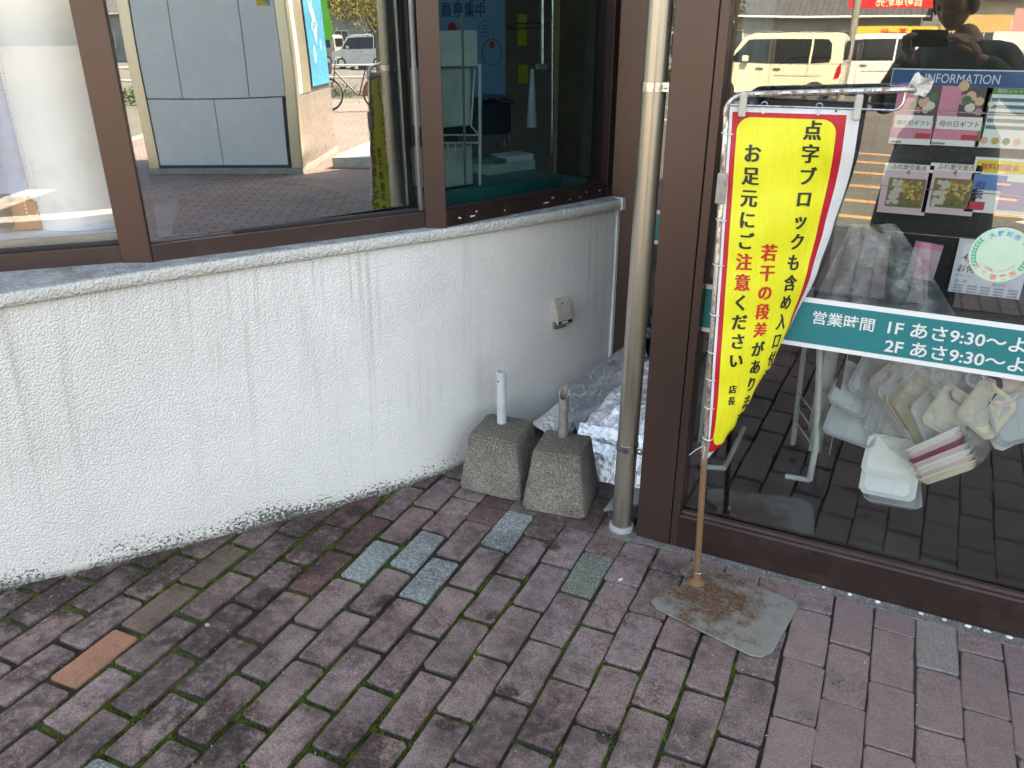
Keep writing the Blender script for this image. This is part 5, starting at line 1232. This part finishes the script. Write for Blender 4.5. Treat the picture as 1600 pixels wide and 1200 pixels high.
v1 = dup(v0, (-.35, -22.6, -.10), 0, 'white van parked behind and right of the cream van', remat={Mcream: Mwhitecar})
v2 = dup(v0, (42.0, -10.2, -.10), R(97), 'white van far down the street behind the guard rail, mirrored in the middle bay pane', remat={Mcream: Mwhitecar})
v3 = dup(v0, (-7.2, -22.8, -.10), 0, 'taupe van parked far left beyond the cream van', remat={Mcream: Mtaupe})
v4 = dup(v0, (46.0, -14.6, -.10), R(97), 'taupe van parked beyond the white one down the street', remat={Mcream: Mtaupe})

# road hatching and white arrow strokes
rm = MB().box(-2.2, .8, -7.6, -7.59, -.1002, -.0995).build('road_marking', mat('orange_road_paint', (.62, .34, .14), .8, 0, .2, 6), kind='structure')
for y in (-3.05, -3.75, -4.55, -5.45, -6.45, -7.4, -8.3):
    MB().at((.1, y, 0), (0, 0, R(4))).box(-2.4, .85, -.055, .055, -.0998, -.0955).build('hatch_stripe', MC['orange_road_paint'], rm)
wm = MB().at((1.55, -3.9, 0), (0, 0, R(35))).box(-.75, .75, -.14, .14, -.0995, -.0945).build('road_marking', mat('white_road_paint', (.62, .62, .60), .8, 0, .2, 6), kind='structure')
MB().at((1.75, -4.8, 0), (0, 0, R(-30))).box(-.9, .9, -.14, .14, -.0995, -.0945).build('white_stroke', MC['white_road_paint'], wm)
for x in (-7.0, -4.4): MB().at((x, -10.5, 0), (0, 0, R(20))).box(-.07, .07, -4.5, 4.5, -.0995, -.0945).build('white_stroke', MC['white_road_paint'], wm)
for y in (-13.0, -14.2): MB().box(-14, -4.2, y-.07, y+.07, -.0995, -.0945).build('white_stroke', MC['white_road_paint'], wm)

# guard rail along the far road edge
grd = thing('guard_rail', 'white street guard rail along the road, mirrored in the middle bay pane', 'guard rail', (17.6, -2, -.1))
for z in (.50, .78): MB().tube([(17.6, -16, z), (17.6, 14, z)], .030, 8).build('rail', M_white, grd)
for y in range(-16, 15, 3): MB().tube([(17.6, y+.02, -.10), (17.6, y+.02, .82)], .035, 8).build('post', M_white, grd)

# trees and shrubs: limbs and many small leaves
M_bark = mat('mottled_bark', (.20, .16, .12), .9, 0, .4, 7, bump=.006, bscale=30)
def leafmat(nm, a, b):
    t = NT(nm); c_ = t.mix(t.noise(t.pos(), 5, 3), a, b); t.set(Base_Color=c_, Roughness=.7); MC[nm] = t.m; return t.m
L_yel = leafmat('yellow_green_leaf', (.09, .10, .015), (.30, .26, .05)); L_grn = leafmat('dark_green_leaf', (.03, .07, .02), (.08, .14, .03))
def tree(x, y, h, r, seed, leaf, label, nleaf=5200, trunk_r=.13):
    rn = random.Random(seed); tr = thing('street_tree', label, 'tree', (x, y, -.1), 0, 'trees along the street')
    mb = MB(); tips = []
    base = Vector((x, y, -.1)); fork = base+Vector((rn.uniform(-.1, .1), rn.uniform(-.1, .1), h*.38))
    mb.tube([base, base.lerp(fork, .5)+Vector((.04, .02, 0)), fork], [trunk_r*1.25, trunk_r, trunk_r*.85], 9)
    for k in range(7):
        a = k*.9+rn.random(); q = fork-Vector((0, 0, rn.random()*h*.10)); e1 = q+Vector((math.cos(a)*r*.5, math.sin(a)*r*.5, h*rn.uniform(.10, .28))); e2 = e1+Vector((math.cos(a+.3)*r*.45, math.sin(a+.3)*r*.45, h*rn.uniform(.05, .25)))
        mb.tube([q, e1, e2], [trunk_r*.45, trunk_r*.25, trunk_r*.08], 6); tips += [e1, e2]
        for j in range(3):
            b = a+rn.uniform(-1.2, 1.2); e3 = e1+Vector((math.cos(b)*r*.35, math.sin(b)*r*.35, h*rn.uniform(-.02, .2))); mb.tube([e1, e3], [trunk_r*.16, trunk_r*.05], 5); tips.append(e3)
    mb.build('trunk', M_bark, tr, smooth=True)
    lb = MB()
    for k in range(nleaf):
        c = rn.choice(tips); q = c+Vector((rn.gauss(0, r*.17), rn.gauss(0, r*.17), rn.gauss(0, r*.15))); s = rn.uniform(.035, .075)
        d1 = Vector((rn.gauss(0, 1), rn.gauss(0, 1), rn.gauss(0, 1))).normalized()*s; d2 = d1.orthogonal().normalized()*s*.6
        lb.add([q-d1, q+d2, q+d1, q-d2], [(0, 1, 2, 3)])
    lb.build('crown', leaf, tr)
tree(21.5, -4.85, 4.6, 1.7, 1, L_yel, 'yellow leaved street tree nearest the bicycle, mirrored in the middle bay pane')
tree(22.5, -1.6, 4.8, 1.7, 2, L_yel, 'street tree right of the first one along the guard rail')
tree(25.5, -8.4, 4.8, 1.8, 3, L_yel, 'street tree left of the white van down the street')
tree(-6.4, -19.5, 4.6, 1.8, 4, L_grn, 'dark green tree at the roadside left of the cream van', trunk_r=.10)
def shrubs(x0, x1, y0, y1, h, seed, label):
    rn = random.Random(seed); mb = MB(); cs = [(rn.uniform(x0, x1), rn.uniform(y0, y1), rn.uniform(.5, 1)*h) for _ in range(26)]
    for k in range(7000):
        cx_, cy_, hh = rn.choice(cs); q = Vector((cx_+rn.gauss(0, .22), cy_+rn.gauss(0, .22), -.1+abs(rn.gauss(.45, .25))*hh)); s = rn.uniform(.02, .045)
        d1 = Vector((rn.gauss(0, 1), rn.gauss(0, 1), rn.gauss(0, 1))).normalized()*s; d2 = d1.orthogonal().normalized()*s*.6
        mb.add([q-d1, q+d2, q+d1, q-d2], [(0, 1, 2, 3)])
    return mb.build('hedge', L_grn, label=label, cat='hedge')
shrubs(18.2, 19.2, -6, 5, .7, 8, 'low green hedge behind the guard rail')
shrubs(-8.6, -5.4, -20.6, -19.8, .9, 9, 'low green hedge under the dark tree by the road')

# houses and shops across the road
def house(nm, label, x0, x1, y, depth, eave, ridge, wallm, roofm, rz=0, wins=4, cat='house'):
    cx_ = (x0+x1)/2; h = thing(nm, label, cat, (cx_, y, -.1), rz); w = (x1-x0)/2
    def ad(mb, n_, m, par=None, **k): o = mb.build(n_, m, None, **k); o.parent = par or h; return o
    ad(MB().box(-w, w, -depth, 0, 0, eave), 'walls', wallm)
    mb = MB(); ov = .5; mb.add([(-w-ov, ov, eave-.12), (w+ov, ov, eave-.12), (w+ov, -depth/2, ridge), (-w-ov, -depth/2, ridge), (-w-ov, -depth-ov, eave-.12), (w+ov, -depth-ov, eave-.12), (-w-ov, ov, eave-.02), (w+ov, ov, eave-.02), (w+ov, -depth/2, ridge+.1), (-w-ov, -depth/2, ridge+.1), (-w-ov, -depth-ov, eave-.02), (w+ov, -depth-ov, eave-.02)],
        [(0, 3, 2, 1), (3, 4, 5, 2), (6, 7, 8, 9), (9, 8, 11, 10), (0, 1, 7, 6), (4, 10, 11, 5), (0, 6, 9, 3), (3, 9, 10, 4), (1, 2, 8, 7), (2, 5, 11, 8)])
    rf = ad(mb, 'roof', roofm)
    rib = MB(); n_ = int((2*w+1)/.28)
    for k in range(n_+1): x = -w-ov+k*.28; rib.tube([(x, ov+.01, eave+.0), (x, -depth/2, ridge+.13)], .045, 5)
    ad(rib, 'roof_ridges', roofm, rf, kind=None)
    ad(MB().tube([(-w-ov, ov+.05, eave-.10), (w+ov, ov+.05, eave-.10)], .06, 6), 'gutter', M_white, rf)
    for k in range(wins):
        x = -w+ (k+.5)*2*w/wins; z1 = min(eave-.35, 2.1); fr_ = ad(MB().box(x-.62, x+.62, .0, .05, z1-1.15, z1), 'window', M_white)
        ad(MB().box(x-.56, x-.02, .0505, .06, z1-1.09, z1-.06), 'pane', mat('dull_window', (.06, .08, .09), .1), fr_)
        ad(MB().box(x+.02, x+.56, .0505, .06, z1-1.09, z1-.06), 'pane', MC['dull_window'], fr_)
    return h
M_hw = mat('grey_siding', (.30, .31, .31), .8, coord='pos', scale=1); M_hc = mat('cream_siding', (.52, .49, .42), .8, coord='pos', scale=1); M_rt = mat('slate_tile', (.10, .105, .12), .6, coord='pos', scale=3)
house('tiled_house', 'long low grey house with slate tiled roof behind the vans, mirrored in shop glass', -16, -1.2, -46, 8, 2.85, 5.2, M_hw, M_rt, wins=7)
house('roadside_shop', 'cream roadside shop right of the tiled house across the road', .4, 13, -42, 9, 3.6, 5.4, M_hc, M_rt, wins=5, cat='shop')
house('tiled_house', 'cream house with slate roof far left across the road', -34, -18, -44, 9, 3.3, 5.6, M_hc, M_rt, wins=6)
house('roadside_shop', 'grey shop building far behind the street trees', -10, 10, 0, 10, 4.2, 6.0, M_hw, M_rt, rz=R(90), wins=7, cat='shop').location = (70, -14, -.1)
for o_ in list(COL.objects):
    if o_.name.startswith('roadside_shop') and o_.get('label', '').startswith('grey shop'): o_.rotation_euler = (0, 0, R(90)); o_.location = (64, -12, -.1)
house('tiled_house', 'cream house beside the grey shop far behind the street trees', -9, 9, 0, 9, 3.4, 6.0, M_hc, M_rt, rz=R(90), wins=6).location = (62, 9, -.1)
house('tiled_house', 'grey house at the far left end of the street behind the trees', -9, 9, 0, 9, 3.4, 6.0, M_hw, M_rt, rz=R(90), wins=6).location = (60, -34, -.1)
# signs across the road
def board(nm, label, x, y, z, w, h, m, txt, tm, leg=True):
    b = thing(nm, label, 'sign', (x, y, -.1))
    MB().box(x-w/2, x+w/2, y-.06, y, z-h/2, z+h/2).build('board_face', m, b)
    if txt: lettering('lettering', [(txt, x, z-h*.30, h*.72, 'C', -1.0, .02)], tm, b, lambda a, c: Vector((a, y+.012, c)))
    if leg:
        for s_ in (-w*.42, w*.42): MB().tube([(x+s_, y-.08, -.1), (x+s_, y-.08, z)], .05, 8).build('leg', M_chrome, b)
    return b
board('yellow_sign', 'yellow sign with red characters behind the white van', -1.9, -36, 1.78, 3.4, .50, C('sign_yellow', (.62, .50, .08)), '革一代', C('sign_red', (.60, .02, .03)))
board('red_sign', 'red sign board with pale characters high behind the vans', -2.0, -38, 3.05, 4.2, .55, C('sign_red', (.60, .02, .03)), '自動車販売', C('sign_cream', (.75, .70, .55)))
board('orange_sign', 'orange sign board right of the photographer mirrored in the shop glass', 1.0, -33, 2.1, 2.2, .6, C('sign_orange', (.55, .38, .16)), '', M_white)
board('pink_sign', 'pink and white sign board at far right mirrored in the shop glass', 3.6, -34, 2.2, 2.8, .9, C('sign_pink', (.70, .30, .30)), '', M_white)
board('white_notice', 'small white notice board between orange and pink signs', 2.1, -30, 1.5, 1.2, .6, M_white, '', M_white)
up_ = thing('utility_pole', 'grey concrete utility pole behind the cream van', 'utility pole', (-2.12, -19.9, -.1))
MB().tube([(-2.12, -19.9, -.1), (-2.12, -19.9, 7)], [.10, .08], 12).build('pole_shaft', M_concrete, up_, smooth=40)
MB().box(-2.4, -1.9, -19.95, -19.85, 3.2, 3.6).build('plate', M_white, up_)

# the far street lies at an angle to the shop front: turn its things about the bay
def turn(a): return Matrix.Translation((-1.5, 1.72, 0)) @ Matrix.Rotation(R(a), 4, 'Z') @ Matrix.Translation((1.5, -1.72, 0))
for o_ in list(COL.objects):
    l_ = o_.get('label', '')
    if o_.parent is None and any(w in l_ for w in ('mirrored in the middle bay pane', 'beyond the sign post', 'beside the booth', 'by the street, mirrored', 'sunny pavement', 'beyond the white one', 'right of the first one', 'left of the white van', 'behind the street trees', 'beside the grey shop', 'end of the street')) and 'guard rail along' not in l_:
        o_.matrix_basis = turn(12.4 if any(w in l_ for w in ('booth', 'green banner', 'sign post', 'post on a low')) else 12.4) @ o_.matrix_basis

# ================================================================== PHOTOGRAPHER (mirrored in the shop glass)
man = thing('person', 'person in dark green jacket raising a phone with both hands, mirrored in the shop glass', 'person', (0, -.36, 0))
def skin(nm, verts, edges, rad, m, par, sub=2):
    me = bpy.data.meshes.new(nm); me.from_pydata([tuple(v) for v in verts], edges, []); me.materials.append(m)
    o = bpy.data.objects.new(nm, me); COL.objects.link(o)
    o.parent = par; o.matrix_parent_inverse = world_of(par).inverted()
    md = o.modifiers.new('skin', 'SKIN'); md.use_smooth_shade = True
    sv = me.skin_vertices[0].data
    for i, r_ in enumerate(rad): sv[i].radius = (r_, r_) if not isinstance(r_, tuple) else r_; sv[i].use_root = (i == 0)
    sm = o.modifiers.new('sub', 'SUBSURF'); sm.levels = sub; sm.render_levels = sub
    return o
fh = Vector((W_.x, W_.y, 0)).normalized(); rt = Vector((R_.x, R_.y, 0)).normalized()
fb = -fh
def B_(r, f_, z): return rt*r+fh*f_+Vector((0, 0, z))
Msk = mat('skin_tone', (.50, .30, .21), .5, 0, .06, 12); Mjk = mat('dark_green_jacket', (.030, .045, .040), .55, 0, .3, 12, bump=.003, bscale=25); Mtr = mat('black_trousers', (.015, .015, .018), .8); Mhr = mat('black_hair', (.012, .010, .010), .5)
bcx, bf = -.10, -.44
pc = CAM-W_*.016
HL = pc-R_*.150-U_*.028-W_*.004; HR = pc+R_*.050-U_*.040-W_*.030     # wrists end near the phone ends
sl, sr = B_(bcx-.17, bf, 1.31), B_(bcx+.17, bf, 1.31)
wl = HL-U_*.085-W_*.035-R_*.02; wr_ = HR-U_*.085-W_*.040+R_*.045
el, er = B_(bcx-.30, bf+.12, 1.06), B_(bcx+.36, bf+.10, 1.10)
bodyv = [B_(bcx, bf, .88), B_(bcx, bf, 1.05), B_(bcx, bf, 1.25), B_(bcx, bf+.01, 1.37), B_(bcx, bf+.05, 1.45), sl, el, wl, sr, er, wr_, B_(bcx-.09, bf, .84), B_(bcx-.10, bf+.01, .46), B_(bcx-.11, bf-.03, .08), B_(bcx+.09, bf, .84), B_(bcx+.11, bf+.02, .46), B_(bcx+.13, bf-.02, .08)]
bodye = [(0, 1), (1, 2), (2, 3), (3, 4), (2, 5), (5, 6), (6, 7), (2, 8), (8, 9), (9, 10), (0, 11), (11, 12), (12, 13), (0, 14), (14, 15), (15, 16)]
body = skin('body', bodyv, bodye, [.12, .11, .125, .055, .050, .045, .036, .024, .045, .036, .024, .08, .055, .038, .08, .055, .038], Msk, man)
# head with brow, nose, chin, ears
hc = B_(bcx-.04, bf+.10, 1.525)
HM = Matrix((rt, fh, Vector((0, 0, 1)))).transposed().to_4x4(); HM.translation = hc
mb = MB(); mb.M = HM @ Matrix.Rotation(R(-24), 4, 'X')
def headf(a, b):
    th = a*2*math.pi; ph = b*math.pi; x = math.sin(ph)*math.sin(th); y = math.sin(ph)*math.cos(th); z = math.cos(ph)
    X, Y, Z = x*.074, y*.092, z*.112
    if z < 0: X *= 1+.28*z; Y *= 1+.10*z
    if y > 0:
        Y += .020*math.exp(-((x*.074)**2)/.00018-((Z+.012)**2)/.0006)          # nose
        Y -= .010*math.exp(-((abs(X)-.030)**2)/.00022-((Z-.012)**2)/.00018)    # eye sockets
        Y += .006*math.exp(-(X**2)/.0005-((Z+.055)**2)/.00009)                 # lips
        Y += .010*math.exp(-(X**2)/.0006-((Z+.092)**2)/.0004)                  # chin
    X += (1 if X > 0 else -1)*.010*math.exp(-((Y+.002)**2)/.00022-((Z)**2)/.0007)*(abs(x) > .8)
    return (X, Y, Z)
mb.grid(headf, 48, 32); hd = mb.build('head', Msk, man, smooth=True)
for s_ in (-1, 1):
    mb = MB(); mb.M = HM @ Matrix.Rotation(R(-24), 4, 'X') @ Matrix.Translation((s_*.030, .080, .012)); mb.lathe([(.001, -.009), (.008, -.005), (.010, 0), (.008, .005), (.001, .009)], 10).build('eye', mat('eye_dark', (.05, .04, .04), .2), hd, smooth=True)
mb = MB(); mb.M = HM @ Matrix.Rotation(R(-24), 4, 'X')
def hairf(a, b):
    th = a*2*math.pi; ph = b*math.pi*.62; x = math.sin(ph)*math.sin(th); y = math.sin(ph)*math.cos(th); z = math.cos(ph)
    k = 1.10+.05*nz(x*3, y*3, z*3); fl = .030 if (y > .35 and b > .55) else 0
    return (x*.080*k, y*.100*k-.006-fl*2, z*.118*k+.004+fl)
mb.grid(hairf, 40, 18).build('hair', Mhr, hd, smooth=True)
jv = [B_(bcx, bf, .84), B_(bcx, bf, 1.04), B_(bcx, bf, 1.24), B_(bcx, bf+.005, 1.37), sl+Vector((0, 0, -.005)), el, wl-(wl-el).normalized()*.02, sr+Vector((0, 0, -.005)), er, wr_-(wr_-er).normalized()*.02]
MB().at(B_(bcx, bf, 0)).lathe([(.27, .50), (.25, .70), (.215, .95), (.17, 1.02)], 28).build('coat_skirt', Mjk, man, smooth=True)
skin('jacket', jv, [(0, 1), (1, 2), (2, 3), (2, 4), (4, 5), (5, 6), (2, 7), (7, 8), (8, 9)], [(.19, .14), (.18, .135), (.19, .14), .085, .078, .066, .050, .078, .066, .050], Mjk, man)
tv = [B_(bcx, bf, .90), B_(bcx-.09, bf, .82), B_(bcx-.10, bf+.01, .46), B_(bcx-.11, bf-.03, .07), B_(bcx+.09, bf, .82), B_(bcx+.11, bf+.02, .46), B_(bcx+.13, bf-.02, .07)]
skin('trousers', tv, [(0, 1), (1, 2), (2, 3), (0, 4), (4, 5), (5, 6)], [(.15, .12), .10, .078, .062, .10, .078, .062], Mtr, man)
for s_, x in ((-1, bcx-.11), (1, bcx+.13)):
    q = B_(x, bf+.03, .0); mb = MB(); mb.M = Matrix((rt, fh, Vector((0, 0, 1)))).transposed().to_4x4(); mb.M.translation = q
    mb.prism([(-.045, -.11), (.045, -.11), (.05, .06), (.03, .15), (-.03, .15), (-.05, .06)], 0, .075, [(-.035, -.10), (.035, -.10), (.035, .03), (.02, .10), (-.02, .10), (-.035, .03)])
    mb.build('shoe', M_black, man, bevel=.012)
def hand(wrist, knuck, tipdir, up, side, nm):
    # palm from wrist to knuckles, four fingers curling towards tipdir, thumb from the palm's side
    ax_ = (knuck-wrist).normalized(); vs = [wrist, wrist.lerp(knuck, .55)]; es = [(0, 1)]; rd = [.020, .026]
    for k in range(4):
        off = up*((k-1.5)*.019); L_ = (.060, .068, .064, .050)[k]
        a = knuck+off; b = a+ax_*L_*.40+tipdir*L_*.15; c = b+tipdir*L_*.45+ax_*L_*.10; d = c+tipdir*L_*.30-ax_*L_*.12
        i = len(vs); vs += [a, b, c, d]; es += [(1, i), (i, i+1), (i+1, i+2), (i+2, i+3)]; rd += [.0105, .0092, .0085, .007]
    a = wrist.lerp(knuck, .35)+up*side*.026; b = a+up*side*.020+ax_*.028; c = b+tipdir*.022+ax_*.022; i = len(vs)
    vs += [a, b, c]; es += [(1, i), (i, i+1), (i+1, i+2)]; rd += [.012, .0105, .0085]
    return skin(nm, vs, es, rd, Msk, man, 2)
hand(wl, HL-U_*.005-R_*.016, R_*.9+W_*.1, (-U_*.2-W_*.9).normalized(), -1, 'hand')
hand(wr_, HR-U_*.005+R_*.018, -R_*.9+W_*.1, (-U_*.2-W_*.9).normalized(), -1, 'hand')
mb = MB(); mb.M = Matrix((R_, U_, -W_)).transposed().to_4x4(); mb.M.translation = pc
ph_ = mb.box(-.146, .012, -.066, .010, 0, .008).build('phone', mat('dark_phone', (.02, .02, .025), .25), bevel=.004, label='dark phone held up in both hands by the photographer', cat='phone')
mb = MB(); mb.M = Matrix((R_, U_, -W_)).transposed().to_4x4(); mb.M.translation = pc
mb.box(-.03, .010, -.028, .008, -.0015, .0).build('camera_bump', M_black, ph_)
